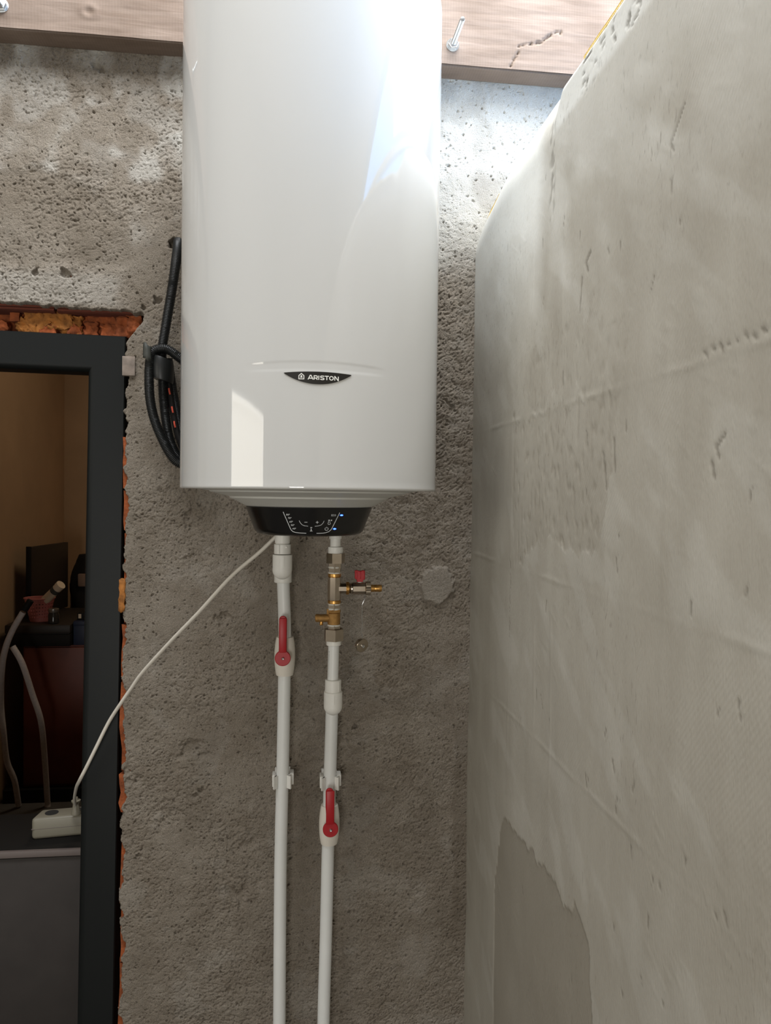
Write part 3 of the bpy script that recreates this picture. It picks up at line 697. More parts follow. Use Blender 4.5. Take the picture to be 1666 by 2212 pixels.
def ribbon(mb, pts, w, fn, caps=True, step=.0025):
    """2D polyline -> flat strip with width w mapped to 3D by fn(a, b)"""
    P = [Vector(p) for p in pts]
    Q = [P[0]]
    for a, b in zip(P[:-1], P[1:]):
        n = max(1, int((b - a).length / step))
        for i in range(1, n + 1): Q.append(a.lerp(b, i / n))
    L = []; R = []
    closed = (P[0] - P[-1]).length < 1e-7
    for i, q in enumerate(Q):
        if closed and i in (0, len(Q) - 1): d1 = (Q[-1] - Q[-2]).normalized(); d2 = (Q[1] - Q[0]).normalized()
        else:
            d1 = (Q[i] - Q[max(i - 1, 0)]); d2 = (Q[min(i + 1, len(Q) - 1)] - Q[i])
            d1 = d1.normalized() if d1.length > 0 else d2.normalized(); d2 = d2.normalized() if d2.length > 0 else d1
        t = (d1 + d2); t = t.normalized() if t.length > 1e-6 else d1
        n = Vector((-t.y, t.x)); k = 1 / max(.45, n.dot(Vector((-d1.y, d1.x))))
        L.append(q + n * w / 2 * k); R.append(q - n * w / 2 * k)
    V = [fn(p.x, p.y) for p in L] + [fn(p.x, p.y) for p in R]; m_ = len(L)
    mb.add(V, [(i, i + 1, m_ + i + 1, m_ + i) for i in range(m_ - 1)])
def arc(cx, cy, rx, ry, a0, a1, n=16):
    return [(cx + rx * math.cos(a0 + (a1 - a0) * i / n), cy + ry * math.sin(a0 + (a1 - a0) * i / n)) for i in range(n + 1)]
# badge
def on_shell(r): return lambda s, z: (HX + r * math.sin(s / HR), HY - r * math.cos(s / HR), z)
bc_s = .0052; hw = .0505
ts = np.linspace(-1, 1, 61)
def badge_ring(r, inset):
    up = []; dn = []
    for t in ts:
        s = bc_s + t * (hw - inset); up_z = 1.6293 - .0022 * t * t - inset; dn_z = 1.6108 + .0155 * abs(t) ** 2.1 + inset
        e = (1 - abs(t)) * hw
        if e < .002: mid = (up_z + dn_z) / 2 ; f_ = max(e, 0) / .002; f_ = math.sqrt(f_ * (2 - f_)); up_z = mid + (up_z - mid) * f_; dn_z = mid + (dn_z - mid) * f_
        up.append(on_shell(r)(s, max(up_z, dn_z))); dn.append(on_shell(r)(s, dn_z))
    return up, dn
bm_ = MB(); u0, d0 = badge_ring(HR - .003, 0); u1, d1 = badge_ring(HR + .0008, 0); n_ = len(ts)
bm_.add(u1 + d1, [(i, i + 1, n_ + i + 1, n_ + i) for i in range(n_ - 1)])
bm_.add(u0 + u1, [(i, i + 1, n_ + i + 1, n_ + i) for i in range(n_ - 1)]); bm_.add(d0 + d1, [(i, i + 1, n_ + i + 1, n_ + i) for i in range(n_ - 1)])
badge = bm_.build('badge', M['badge_black'], heater, sharp=30)
K = .00069
def bpx(px, py): return (bc_s + (px - 687) * K, 1.6293 - (py - 803) * K)
def bz_(X_, Y_): return bpx(560 + X_ / 6.408, 740 + Y_ / 6.408)
ltr = {'A': [[(0, 0), (.42, 1), (.58, 1), (1, 0)], [(.2, .3), (.8, .3)]],
       'R': [[(.07, 0), (.07, .93), (.7, .93), (.88, .85), (.93, .66), (.88, .48), (.7, .38), (.07, .38)], [(.55, .38), (.95, 0)]],
       'I': [[(.5, 0), (.5, 1)]],
       'S': [[(.93, .80), (.86, .90), (.7, .93), (.3, .93), (.12, .88), (.07, .74), (.12, .60), (.3, .54), (.7, .46), (.88, .40), (.93, .26), (.88, .12), (.7, .07), (.3, .07), (.12, .11), (.06, .22)]],
       'T': [[(0, .93), (1, .93)], [(.5, 0), (.5, .93)]],
       'O': [arc(.5, .5, .43, .43, 0, 2 * PI, 28)],
       'N': [[(.07, 0), (.07, .98), (.13, .98), (.87, .02), (.93, .02), (.93, 1)]]}
lm = MB()
for ch, xa, xb in (('A', 678, 747), ('R', 757, 808), ('I', 815, 833), ('S', 845, 899), ('T', 906, 962), ('O', 968, 1028), ('N', 1040, 1098)):
    for st in ltr[ch]:
        ribbon(lm, [bz_(xa + p[0] * (xb - xa), 515 - p[1] * 57 + (xa - 888) * .008) for p in st], .00135, on_shell(HR + .00105))
ribbon(lm, [bz_(553, 508), bz_(553, 463), bz_(587, 434), bz_(621, 463), bz_(621, 508), bz_(553, 508)], .00118, on_shell(HR + .00105))
ribbon(lm, [bz_(571, 485), bz_(603, 485)], .0014, on_shell(HR + .00106)); ribbon(lm, [bz_(587, 458), bz_(587, 490)], .0020, on_shell(HR + .00107))
lm.build('lettering', M['badge_white'], badge, smooth=False, recalc=False)
# panel print
PX0 = 671.5
def on_panel(lift):
    def fn(px, py):
        z = 1.45 - (py - 1064.6) * 1.262 / 1664; r = .0972 + (z - 1.3885) * (.1108 - .0972) / (1.4248 - 1.3885)
        if z < 1.3885: r = .0950 + (z - 1.3835) * (.0972 - .0950) / .005
        s = (px - PX0) * 1.268 / 1664; a = math.asin(max(-1, min(1, s / r))); r += lift
        return (HX + r * math.sin(a), HY - r * math.cos(a), z)
    return fn
def c2(X_, Y_): return (530 + X_ / 5.553, 1080 + Y_ / 5.553)
pm = MB(); fp = on_panel(.0004)
def pl(pts, w=1.15): ribbon(pm, [c2(*p) for p in pts], w, fp, step=3)
pl([(458, 145), (545, 345), (556, 364), (575, 382), (605, 393), (650, 398), (735, 401)], 1.3)
pl([(1132, 148), (1042, 340), (1028, 360), (1005, 381), (970, 394), (930, 399), (858, 401)], 1.3)
pl([(648, 248), (664, 276), (683, 297), (712, 310), (755, 315)], .9); pl([(945, 248), (932, 276), (913, 297), (880, 310), (835, 315)], .9)
pl([(711, 266), (746, 266)], 1.1); pl([(846, 266), (880, 266)], 1.1); pl([(863, 250), (863, 282)], 1.1)
pl([(782, 330), (804, 330)], 1.5); pl([(793, 344), (793, 374)], 1.7); pl([(778, 373), (808, 373)], 1.2); pl([(785, 346), (794, 346)], 1.1)
pl(arc(977, 347, 20, 18, -PI / 2 + .5, 3 * PI / 2 - .5), .95); pl([(977, 322), (977, 340)], .9)
pl([(998, 246), (998, 268), (991, 276), (991, 286), (1000, 293), (1012, 293), (1021, 286), (1021, 276), (1014, 268), (1014, 246)], .8)
pl([(996, 240), (1016, 240)], 1.9); pl([(1027, 240), (1041, 240)], 1.9); pl([(1034, 236), (1034, 252)], .9)
def digits(txt, X0, Yc, h=17, w=13):
    D = {'8': [arc(.5, .74, .36, .24, 0, 2 * PI, 12), arc(.5, .26, .42, .26, 0, 2 * PI, 12)], '0': [arc(.5, .5, .42, .5, 0, 2 * PI, 14)],
         '7': [[(.05, 1), (.95, 1), (.35, 0)]], '6': [arc(.5, .28, .4, .28, 0, 2 * PI, 12), [(.75, 1), (.35, .72), (.1, .3)]],
         '5': [[(.9, 1), (.2, 1), (.12, .56), (.55, .62), (.9, .45), (.9, .2), (.6, 0), (.08, .05)]], '4': [[(.7, 0), (.7, 1), (.05, .3), (1, .3)]],
         '°': [arc(.25, .85, .2, .16, 0, 2 * PI, 8)], 'E': [[(1, 1), (.1, 1), (.1, 0), (1, 0)], [(.1, .5), (.85, .5)]], 'C': [[(1, .9), (.6, 1), (.2, .9), (.05, .5), (.2, .1), (.6, 0), (1, .1)]], 'O': [arc(.5, .5, .45, .5, 0, 2 * PI, 14)]}
    for ch in txt:
        for st in D[ch]: pl([(X0 + p[0] * w, Yc + h / 2 - p[1] * h) for p in st], .62)
        X0 += w * 1.3
for t_, x_, y_ in (('80°', 495, 178), ('70°', 515, 219), ('60°', 533, 263), ('50°', 552, 304), ('40°', 571, 347)): digits(t_, x_, y_)
digits('ECO', 1031, 180, 19, 15)
pm.build('panel_print', M['print'], panel, smooth=False, recalc=False)
for X_, Y_ in ((1155, 180), (1075, 348)):
    c_ = c2(X_, Y_); a_ = MB(); b_ = MB()
    for mb_, rx, ry, lf_ in ((a_, 4.0, 1.9, .0005), (b_, 2.7, 1.15, .0009)):
        f_ = on_panel(lf_); ring = arc(c_[0], c_[1], rx, ry, 0, 2 * PI, 20)[:-1]
        mb_.add([f_(*c_)] + [f_(*p) for p in ring], [(0, i + 1, (i + 1) % 20 + 1) for i in range(20)])
    l_ = a_.build('status_light', M['led'], panel, label='lit blue status light', recalc=False); b_.build('light_core', M['led_core'], panel, recalc=False)

# ------------------------------------------------------------------ pipes
YF, YB = -.20, -.042            # under the heater / against the wall
KB = (1.62 + YB) / 1.53
def B(x, z): return (x * KB, YB, 1.45 + (z - 1.45) * KB)   # wall run
def cyl(mb, x, y, z0, z1, r, b=.0008, n=28):
    lo, hi = min(z0, z1), max(z0, z1)
    return mb.lathe([(r - b, lo), (r, lo + b), (r, hi - b), (r - b, hi)], (x, y, 0), n=n)
def hexn(mb, x, y, z0, z1, r, n=6, ph=.2):
    c = r * .06
    return mb.lathe([(r * .86, z0), (r, z0 + c * 2), (r, z1 - c * 2), (r * .86, z1)], (x, y, 0), n=n, phase=ph)
def ball_valve(parent, x, y, zt, zb, zc, rmax, lever_top_z, lever_top_x, disc):
    v = MB(); n = 14; pr = []
    for i in range(n + 1):
        t = i / n; z = zb + (zt - zb) * t; c = (zc - zb) / (zt - zb)
        k_ = (t / c) if t < c else (1 - t) / (1 - c)
        pr.append((.0172 + (rmax - .0172) * math.sin(min(1, k_) * PI / 2) ** .8, z))
    pr = [(.0125, zb), (.0165, zb)] + pr + [(.0165, zt), (.0125, zt)]
    v.lathe(pr, (x, y, 0), n=36); val = v.build('ball_valve', M['valve_body'], parent, sharp=35)
    dx, dz = disc; yl = y - rmax
    MB().lathe([(.0062, 0), (.0062, .0135)], (dx, yl - .009, dz), 'Y', 20).build('stem', M['valve_body'], val)
    # lever: round hub with a long flat arm
    w = .0079; tx, tz = lever_top_x, lever_top_z; hr = .0157
    out = []
    a0 = math.asin(w / hr)
    for a in np.linspace(PI / 2 + a0, PI / 2 + 2 * PI - a0, 26): out.append((dx + hr * math.cos(a), dz + hr * math.sin(a)))
    out += [(tx + w, tz - w - .03), (tx + w, tz - w)] + [(tx + w * math.cos(a), tz - w + w * math.sin(a)) for a in np.linspace(.3, PI - .3, 8)] + [(tx - w, tz - w), (tx - w, tz - w - .03)]
    lv = MB().prism(out, yl - .0150, yl - .0085, 'Y', bev=.0012)
    # crank: thicker pad over the arm
    lv.rbox(min(tx, dx) - w + .001, max(tx, dx) + w - .001, yl - .0185, yl - .0145, dz + .012, tz - .004, .0015)
    lv.build('lever', M['red'], val, sharp=40, label='red lever')
    MB().lathe([(.0001, -.0030), (.0022, -.004), (.0030, -.0028), (.0032, 0)], (dx, yl - .0150, dz), 'Y', 14).build('screw', M['steel'], val)
    return val
# left run ----------------------------------------------------------
hot = thing('hot_water_pipe', 'left white water pipe with elbow and red lever valve under the heater', 'pipe', (-.0137, YF, 1.376))
x = -.0137
s_ = MB(); cyl(s_, x, YF, 1.378, 1.3575, .0139); cyl(s_, x, YF, 1.3575, 1.3555, .0128); cyl(s_, x, YF, 1.3560, 1.3378, .0153)
s_.box(x - .0062, x - .0056, YF - .0158, YF - .014, 1.339, 1.355); s_.lathe([(.0015, -.0008), (.0018, 0), (.0018, .002)], (x + .007, YF - .0145, 1.351), 'Y', 10)
s_.build('collar', M['pvc_fit'], hot)
e_ = MB(); cyl(e_, x + .0002, YF, 1.3368, 1.3100, .0179); e_.sphere((x, YF, 1.3090), .0180)
e_.rbox(x + .0025, x + .0032, YF - .0186, YF - .016, 1.317, 1.334, .0002)
zb2 = B(0, 1.3085)[2]; xb2 = B(-.0132, 0)[0]
e_.tube([(x, YF, 1.3085), (xb2, YB, zb2 - .002)], .0165, 24)
e_.sphere((xb2, YB, zb2 - .002), .0179); cyl(e_, xb2, YB, zb2, B(0, 1.2728)[2], .0178)
e_.build('elbow', M['pvc_fit'], hot, sharp=40)
def run(parent, pts, r=.0129, name='pipe_section'):
    MB().tube(spline([B(*p) for p in pts], 6), r, 28).build(name, M['pvc'], parent, sharp=50)
run(hot, [(-.0128, 1.280), (-.0110, 1.24), (-.0095, 1.2068), (-.0080, 1.160)])
vx, _, vz = B(-.0080, 1.129)
ball_valve(hot, vx, YB, B(0, 1.1650)[2], B(0, 1.0895)[2], vz, .0212, 1.45 + (1.2140 - 1.45) * 1.0415, -.0118 * 1.0415, (-.0117 * 1.0415, 1.45 + (1.1325 - 1.45) * 1.0415))
run(hot, [(-.0084, 1.095), (-.0087, 1.05), (-.0099, .9117), (-.0122, .7259), (-.0122, .55), (-.0115, .387), (-.0115, .0465)])
# right run ----------------------------------------------------------
cold = thing('cold_water_pipe', 'right white and brass water pipe with safety valve, tee, drain tap and lower red lever', 'pipe', (.083, YF, 1.376))
x = .0832
s_ = MB(); cyl(s_, x, YF, 1.378, 1.366, .0118); cyl(s_, x, YF, 1.368, 1.349, .0097); cyl(s_, x + .0003, YF, 1.3515, 1.3368, .0138); s_.build('collar', M['pvc_fit'], cold)
x = .0838
hexn(MB(), x, YF, 1.3375, 1.3232, .0172, ph=.1).build('union_nut', M['nickel'], cold, sharp=20)
hexn(MB(), x - .0006, YF, 1.3240, 1.3125, .0125, ph=.35).build('hex_nipple', M['nickel'], cold, sharp=20)
hexn(MB(), x - .0010, YF, 1.3135, 1.3010, .0118, ph=.35).build('hex_nipple', M['nickel'], cold, sharp=20)
x = .0822
def tape(z, r=.0118, xx=None):
    MB().lathe([(r - .003, z - .0022), (r - .0004, z - .0015), (r + .0003, z), (r - .0006, z + .0017), (r - .003, z + .002)], (xx or x, YF, 0), n=22, mat4=Matrix.Rotation(.05, 4, 'Y') if False else None).build('thread_tape', M['ptfe'], cold)
tape(1.3135); tape(1.3030)
tee = MB(); tee.lathe([(.0105, 1.2965), (.0122, 1.2950), (.0126, 1.29), (.0126, 1.258), (.0122, 1.2530), (.0105, 1.2515)], (x, YF, 0), n=8, phase=.05)
tee.lathe([(.0100, .0), (.0100, .0235)], (x, YF, 1.2745), 'X', 8, phase=.39)
tee.build('tee_body', M['nickel'], cold, sharp=20)
for z in (1.2990, 1.2495): cyl(MB(), x, YF, z + .0034, z - .0034, .0121, .001).build('brass_ring', M['brass'], cold)
MB().lathe([(.0105, .1035), (.0118, .1045), (.0118, .1085), (.0105, .1095)], (0, YF, 1.2745), 'X', 26).build('brass_ring', M['brass'], cold)
hexn(MB(), x, YF, 1.2468, 1.2355, .0122, ph=.45).build('hex_nipple', M['nickel'], cold, sharp=20); tape(1.2455); tape(1.2365)
# drain tap on the tee
tap = MB(); tap.lathe([(.0088, .1090), (.0102, .1095), (.0088, .1103), (.0102, .1110), (.0088, .1118), (.0105, .1130), (.0108, .1150)], (0, YF, 1.2745), 'X', 20)
tap.lathe([(.0098, .1150), (.0118, .1160), (.0118, .1385), (.0100, .1400)], (0, YF, 1.2745), 'X', 8, phase=.39)
tapo = tap.build('drain_tap', M['nickel'], cold, sharp=20, label='small side tap with brass hose tail')
kn_ = MB(); n_ = 36
kn_.prism([((.0128 if i % 2 else .0118) * math.cos(2 * PI * i / n_) + YF, (.0128 if i % 2 else .0118) * math.sin(2 * PI * i / n_) + 1.2745) for i in range(n_)], .1398, .1492, 'X', bev=.0006)
kn_.build('knurled_cap', M['nickel'], tapo, sharp=20)
MB().lathe([(.0040, .1490), (.0068, .1492), (.0068, .1560), (.0063, .1565), (.0069, .1600), (.0063, .1610), (.0069, .1660), (.0062, .1698), (.0045, .1698), (.0045, .1500)], (0, YF, 1.2745), 'X', 22).build('hose_tail', M['brass'], tapo)
cyl(MB(), .1292, YF, 1.2930, 1.2830, .0040).build('stem', M['ptfe'], tapo)
ho = [(.1235, 1.2868), (.1347, 1.2868), (.1350, 1.2905), (.1385, 1.2915), (.1383, 1.3075), (.1340, 1.3082), (.1318, 1.3070), (.1262, 1.3070), (.1240, 1.3085), (.1196, 1.3078), (.1198, 1.2930), (.1232, 1.2905)]
h_ = MB().prism(ho, YF - .0050, YF + .0050, 'Y', bev=.0008)
for q in (.1225, .1292, .1358): h_.rbox(q - .0012, q + .0012, YF - .0062, YF + .0062, 1.2925, 1.3065, .0006)
h_.build('tap_handle', M['red'], tapo, sharp=35, label='red butterfly handle')
# safety valve
sv = MB(); sv.lathe([(.0108, 1.2362), (.0128, 1.2355), (.0128, 1.2300), (.0108, 1.2292)], (x + .0002, YF, 0), n=6, phase=.3); cyl(sv, x - .0003, YF, 1.2300, 1.2070, .0117, .0015, 30)
svo = sv.build('safety_valve', M['bronze'], cold, sharp=25, label='cast brass safety valve with side spout')
pr = [(.0074, .0755)]
for q in range(5): pr += [(.0076, .0730 - q * .0030), (.0070, .0712 - q * .0030)]
pr += [(.0076, .0515), (.0074, .0492), (.0060, .0474), (.0001, .0470)]
MB().lathe(pr, (0, YF, 1.2195), 'X', 24).build('spout', M['bronze'], svo, sharp=45)
MB().lathe([(.0031, 1.2065), (.0036, 1.2075), (.0030, 1.2090), (.0034, 1.2140)], (.0588, YF, 0), n=14).build('relief_nub', M['brass'], svo)
MB().lathe([(.0027, 0), (.0027, .010)], (.0708, YF - .003, 1.2195 + .0075), 'Z', 10).build('lug', M['bronze'], svo)
tape(1.2062, .0122)
hexn(MB(), x + .0002, YF, 1.2055, 1.1955, .0124, ph=.5).build('hex_nipple', M['nickel'], cold, sharp=20)
hexn(MB(), x - .0002, YF, 1.1972, 1.1803, .0190, ph=.62).build('union_nut', M['nickel'], cold, sharp=20)
x = .0822
s_ = MB(); cyl(s_, x, YF, 1.1812, 1.1692, .0138); s_.build('collar', M['pvc_fit'], cold)
MB().tube([(.0821, YF, 1.171), (.0812, YF, 1.103)], .0102, 26).build('pipe_section', M['pvc'], cold, sharp=50)
x = .0822
e_ = MB(); cyl(e_, x - .0003, YF, 1.1055, 1.0820, .0150); e_.box(x + .0090, x + .0096, YF - .0135, YF - .0115, 1.084, 1.103); cyl(e_, x, YF, 1.0835, 1.0560, .0172, .0012); e_.sphere((x, YF, 1.0560), .0173)
e_.rbox(x + .0005, x + .0011, YF - .0178, YF - .016, 1.063, 1.079, .0002)
zb2 = B(0, 1.051)[2]; xb2 = B(.0868, 0)[0]
e_.tube([(x, YF, 1.0555), (xb2, YB, zb2)], .0158, 24); e_.sphere((xb2, YB, zb2), .0172); cyl(e_, xb2, YB, zb2, zb2 - .020, .0168)
e_.build('elbow', M['pvc_fit'], cold, sharp=40)
run(cold, [(.0868, 1.045), (.0863, 1.0067), (.0846, .918), (.0836, .862), (.0830, .820)])
vx, _, vz = B(.0838, .787)
ball_valve(cold, vx, YB, B(0, .8262)[2], B(0, .7492)[2], vz, .0212, 1.45 + (.8780 - 1.45) * 1.0415, .0812 * 1.0415, (.0838 * 1.0415, 1.45 + (.7970 - 1.45) * 1.0415))
run(cold, [(.0826, .755), (.0815, .7217), (.0795, .55), (.0768, .3805), (.0755, .0465)])
# printed marks along the thin pipe
pmk = MB()
for q in range(22): 
    z = 1.158 - q * .0022; a = -.95
    pmk.rbox(.0817 - .0102 * .82 - .0003, .0817 - .0102 * .82 + .0006, YF - .0061, YF - .0058, z, z + rnd.uniform(.0006, .0015), .0001, 1)
pmk.build('pipe_print', M['dark'], cold, smooth=False)
# dangling cap on its bead chain
cap = thing('drain_cap', 'small round nickel cap dangling on a bead chain below the side tap', 'cap', (.1372, -.19, 1.262))
ch = MB(); ch.tube(spline([(.1385, -.197, 1.2645), (.1400, -.192, 1.2555), (.1370, -.19, 1.2475), (.1350, -.19, 1.2425)], 5), .0006, 8)
for q in range(28): ch.sphere((.1352 + .0012 * math.sin(q * .5) * (q / 28), -.19, 1.2415 - q * .0022), .0009, 8)
ch.build('bead_chain', M['steel'], cap, kind='stuff')
Rc = Matrix.Rotation(.55, 4, 'Z') @ Matrix.Rotation(PI / 2 + .25, 4, 'X')
MB().lathe([(.0001, .0028), (.0020, .0030), (.0024, .0012), (.0090, .0012), (.0128, .0008), (.0134, -.0006), (.0134, -.0022), (.0118, -.0026), (.0112, -.0085), (.0104, -.0088), (.0102, -.003), (.0001, -.003)], (.1363, -.19, 1.1655), n=30, mat4=Rc).build('cap_disc', M['nickel'], cap, sharp=30)
MB().lathe([(.0022, .001), (.0030, .0015), (.0030, .0036), (.0012, .0030), (.0001, .0030)], (.1363, -.19, 1.1655), n=14, mat4=Rc).build('stud', M['steel'], cap)
# pipe clips
def clip(name, x, z, label):
    t = thing(name, label, 'pipe clip', (x, 0, z), 'white pipe clips')
    c = YB; ro, ri = .0176, .0135; out = []
    a0 = 2.42
    for a in np.linspace(-a0, a0, 25): out.append((x + ro * math.sin(a), c + ro * math.cos(a)))
    out += [(x + .0185, c - .0150), (x + .0165, c - .0185)]
    for a in np.linspace(a0, -a0, 25): out.append((x + ri * math.sin(a), c + ri * math.cos(a)))
    out += [(x - .0165, c - .0185), (x - .0185, c - .0150)]
    MB().prism(out, z - .013, z + .013, 'Z').build('clip_ring', M['pvc_fit'], t, sharp=40)
    MB().rbox(x - .0205, x - .0150, c - .006, c + .020, z - .012, z + .012, .001).build('arm', M['pvc_fit'], t)
    MB().rbox(x + .0150, x + .0230, c - .004, c + .022, z - .009, z + .014, .001).build('arm', M['pvc_fit'], t)
    MB().rbox(x - .016, x + .016, c + .0150, .002, z - .012, z + .012, .001).build('base', M['pvc_fit'], t)
clip('pipe_clip', B(-.0104, 0)[0], B(0, .8775)[2] + .002, 'white plastic pipe clip holding the left pipe to the wall')
clip('pipe_clip', B(.0839, 0)[0], B(0, .8715)[2] + .002, 'white plastic pipe clip holding the right pipe above its red lever')

# ------------------------------------------------------------------ power cable
cord = thing('power_cable', 'thin white power cable slung from the heater down to the doorway', 'cable', (-.0226, -.2, 1.3687))
MB().tube(spline([(-.0190, -.1755, 1.3722), (-.0268, -.177, 1.3672), (-.0564, -.174, 1.3385), (-.1082, -.16, 1.2923), (-.1709, -.125, 1.2205), (-.2273, -.09, 1.1594), (-.2876, -.050, 1.0902), (-.3127, -.034, 1.0544), (-.3349, -.024, 1.0218),
      (-.3613, -.012, .9799), (-.3887, -.008, .9233), (-.4071, -.004, .8852), (-.4234, .010, .8544), (-.4482, .08, .8131), (-.4944, .24, .7282), (-.5310, .385, .6560)], 10), .0036, 14).build('cable', M['cable'], cord)
pg = MB(); pg.lathe([(.0040, .0), (.0060, -.006), (.0115, -.008), (.0110, -.011), (.0075, -.016), (.0085, -.028), (.0125, -.040), (.0120, -.043)], (-.5316, .394, .672), n=20); pg.build('plug', M['cream'], cord)

# ------------------------------------------------------------------ black conduit coil
con = thing('conduit_coil', 'black corrugated conduit coiled and taped between the wall and the heater', 'conduit', (-.236, 0, 1.955))
def corrug(pts, r0, r1, pitch=.0029):
    S = spline(pts, 24); out = [S[0]]; acc = 0; st = pitch / 4
    L = [0]
    for a, b in zip(S[:-1], S[1:]): L.append(L[-1] + (b - a).length)
    n = int(L[-1] / st); j = 0; Q = []
    for i in range(n):
        d = i * st
        while j < len(L) - 2 and L[j + 1] < d: j += 1
        t = (d - L[j]) / max(1e-9, L[j + 1] - L[j]); Q.append(S[j].lerp(S[j + 1], t))
    return Q, [(r0 if (i % 4) in (0, 1) else r1) for i in range(n)]
p1 = [(-.234, .012, 1.962), (-.2285, -.03, 1.938), (-.2285, -.055, 1.900), (-.2346, -.058, 1.850), (-.2465, -.055, 1.777), (-.2550, -.048, 1.727), (-.2545, -.042, 1.690), (-.2526, -.040, 1.632), (-.2400, -.040, 1.551), (-.212, -.038, 1.507), (-.180, -.036, 1.520), (-.168, -.038, 1.60), (-.190, -.044, 1.68), (-.232, -.054, 1.722), (-.258, -.062, 1.728), (-.2740, -.066, 1.708), (-.2745, -.066, 1.632), (-.2580, -.066, 1.5687), (-.2240, -.064, 1.509), (-.188, -.062, 1.512), (-.172, -.060, 1.58), (-.185, -.058, 1.66)]
q_, r_ = corrug(p1, .0098, .0085)
MB().tube(q_, r_, 12).build('conduit', M['conduit'], con, sharp=60)
q_, r_ = corrug([(-.2475, -.024, 1.715), (-.2400, -.024, 1.665), (-.2300, -.024, 1.610), (-.2185, -.024, 1.555), (-.200, -.024, 1.510), (-.176, -.024, 1.50)], .0100, .0088)
MB().tube(q_, r_, 12).build('conduit', M['conduit'], con, sharp=60)
MB().tube(spline([(-.2480, -.030, 1.69), (-.2400, -.036, 1.640), (-.2330, -.036, 1.598), (-.2260, -.036, 1.565), (-.214, -.036, 1.53)], 6), .0062, 10).build('inner_cable', M['dark'], con)
for z_, x_ in ((1.6480, -.2410), (1.6120, -.2350), (1.5830, -.2305)):
    MB().tube(spline([(x_ - .0010, -.0435, z_ + .006), (x_, -.0445, z_), (x_ + .0014, -.0435, z_ - .006)], 4), .0018, 8).build('wire', M['redwire'], con, label='orange red wire showing through the slit')
tw = MB()
tw.lathe([(1.0, 1.668), (1.06, 1.675), (1.07, 1.705), (1.0, 1.712)], (0, 0, 0), n=36)
tw.v = [(-.2545 + v[0] * .0205, -.046 + v[1] * .029, v[2] + (v[0]) * -.006) for v in tw.v]
tw.build('tape_wrap', M['conduit'], con, sharp=40)
fl = MB(); P_ = []
for i in range(7):
    for j in range(5):
        t = i / 6; P_.append((-.286 + .016 * t, -.078 - .006 * math.sin(t * 3), 1.735 - j * .0075 - .004 * t + .003 * math.sin(j * 1.7 + i)))
fl.add(P_, [(i * 5 + j, i * 5 + j + 1, (i + 1) * 5 + j + 1, (i + 1) * 5 + j) for i in range(6) for j in range(4)])
flo = fl.build('tape_flap', M['tape'], con, sharp=60, recalc=False)
so = flo.modifiers.new('thick', 'SOLIDIFY'); so.thickness = .0008

# ------------------------------------------------------------------ mesh strips at the edge of the half wall
def mesh_strip(pts, w, name='mesh_strip'):
    m_ = MB(); P = [Vector(p) for p in pts]
    S = spline(P, 10); nst = 4
    for k in range(nst):
        o = (k / (nst - 1)) * w
        m_.tube([s + Vector((-.0012 - .0002 * k, 0, -o)) for s in S], .0007, 6)
    for i in range(0, len(S), 1):
        m_.tube([S[i] + Vector((-.0012, 0, 0)), S[i] + Vector((-.0016, 0, -w))], .0005, 5)
    m_.build(name, M['mesh'], wall_right, label='yellow glass fibre mesh')
mesh_strip([(XR + .0045, -.60, 2.0475), (XR + .0035, -.65, 2.0465), (XR + .0035, -.69, 2.0460), (XR + .0035, -.74, 2.0462), (XR + .0035, -.80, 2.046)], .012)
def lip(y, a=.62): r = float(rtop(np.float64(y))); return (XR + r - (r + .0022) * math.cos(a), y, float(ztop(np.float64(y))) - r + (r + .0022) * math.sin(a))
mesh_strip([lip(y) for y in (-.006, -.035, -.065, -.10)], .014)

# ------------------------------------------------------------------ things seen through the doorway
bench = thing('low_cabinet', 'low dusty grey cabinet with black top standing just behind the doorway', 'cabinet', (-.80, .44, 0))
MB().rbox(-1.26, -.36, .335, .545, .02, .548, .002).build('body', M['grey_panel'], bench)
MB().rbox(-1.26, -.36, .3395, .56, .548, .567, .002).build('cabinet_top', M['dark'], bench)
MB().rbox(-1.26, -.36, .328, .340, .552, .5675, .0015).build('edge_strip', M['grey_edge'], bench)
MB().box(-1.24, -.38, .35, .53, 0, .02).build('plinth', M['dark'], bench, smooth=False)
ps = thing('power_strip', 'chunky cream extension socket lying on the black cabinet top', 'power strip', (-.56, .43, .567))
Rz = Matrix.Translation((-.555, .432, 0)) @ Matrix.Rotation(math.radians(8), 4, 'Z')
b_ = MB().rbox(-.088, .088, -.030, .030, .567, .6215, .009, 3)
b_.v = [tuple(Rz @ Vector((v[0] + (.012 if v[0] < -.05 and v[1] > 0 else 0), v[1], v[2]))) for v in b_.v]; b_.build('strip_body', M['cream'], ps)
g_ = MB().rbox(-.0885, .0885, -.0305, .0305, .5935, .5945, .0003, 1); g_.v = [tuple(Rz @ Vector(v)) for v in g_.v]; g_.build('seam', M['grey_edge'], ps)
for q in (-.045, .022):
    h_ = MB().lathe([(.0165, .6216), (.0165, .6222), (.0001, .6222)], (q, 0, 0), n=20); h_.v = [tuple(Rz @ Vector(v)) for v in h_.v]; h_.build('socket_hole', M['hole'], ps)
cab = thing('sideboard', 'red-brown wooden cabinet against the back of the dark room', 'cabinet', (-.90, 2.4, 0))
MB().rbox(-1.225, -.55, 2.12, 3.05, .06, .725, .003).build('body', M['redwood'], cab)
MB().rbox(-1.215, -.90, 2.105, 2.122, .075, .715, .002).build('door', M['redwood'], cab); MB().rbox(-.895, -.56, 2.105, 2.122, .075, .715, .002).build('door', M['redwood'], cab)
MB().box(-1.30, -.55, 2.08, 3.0, 0, .06).build('plinth', M['dark'], cab, smooth=False)
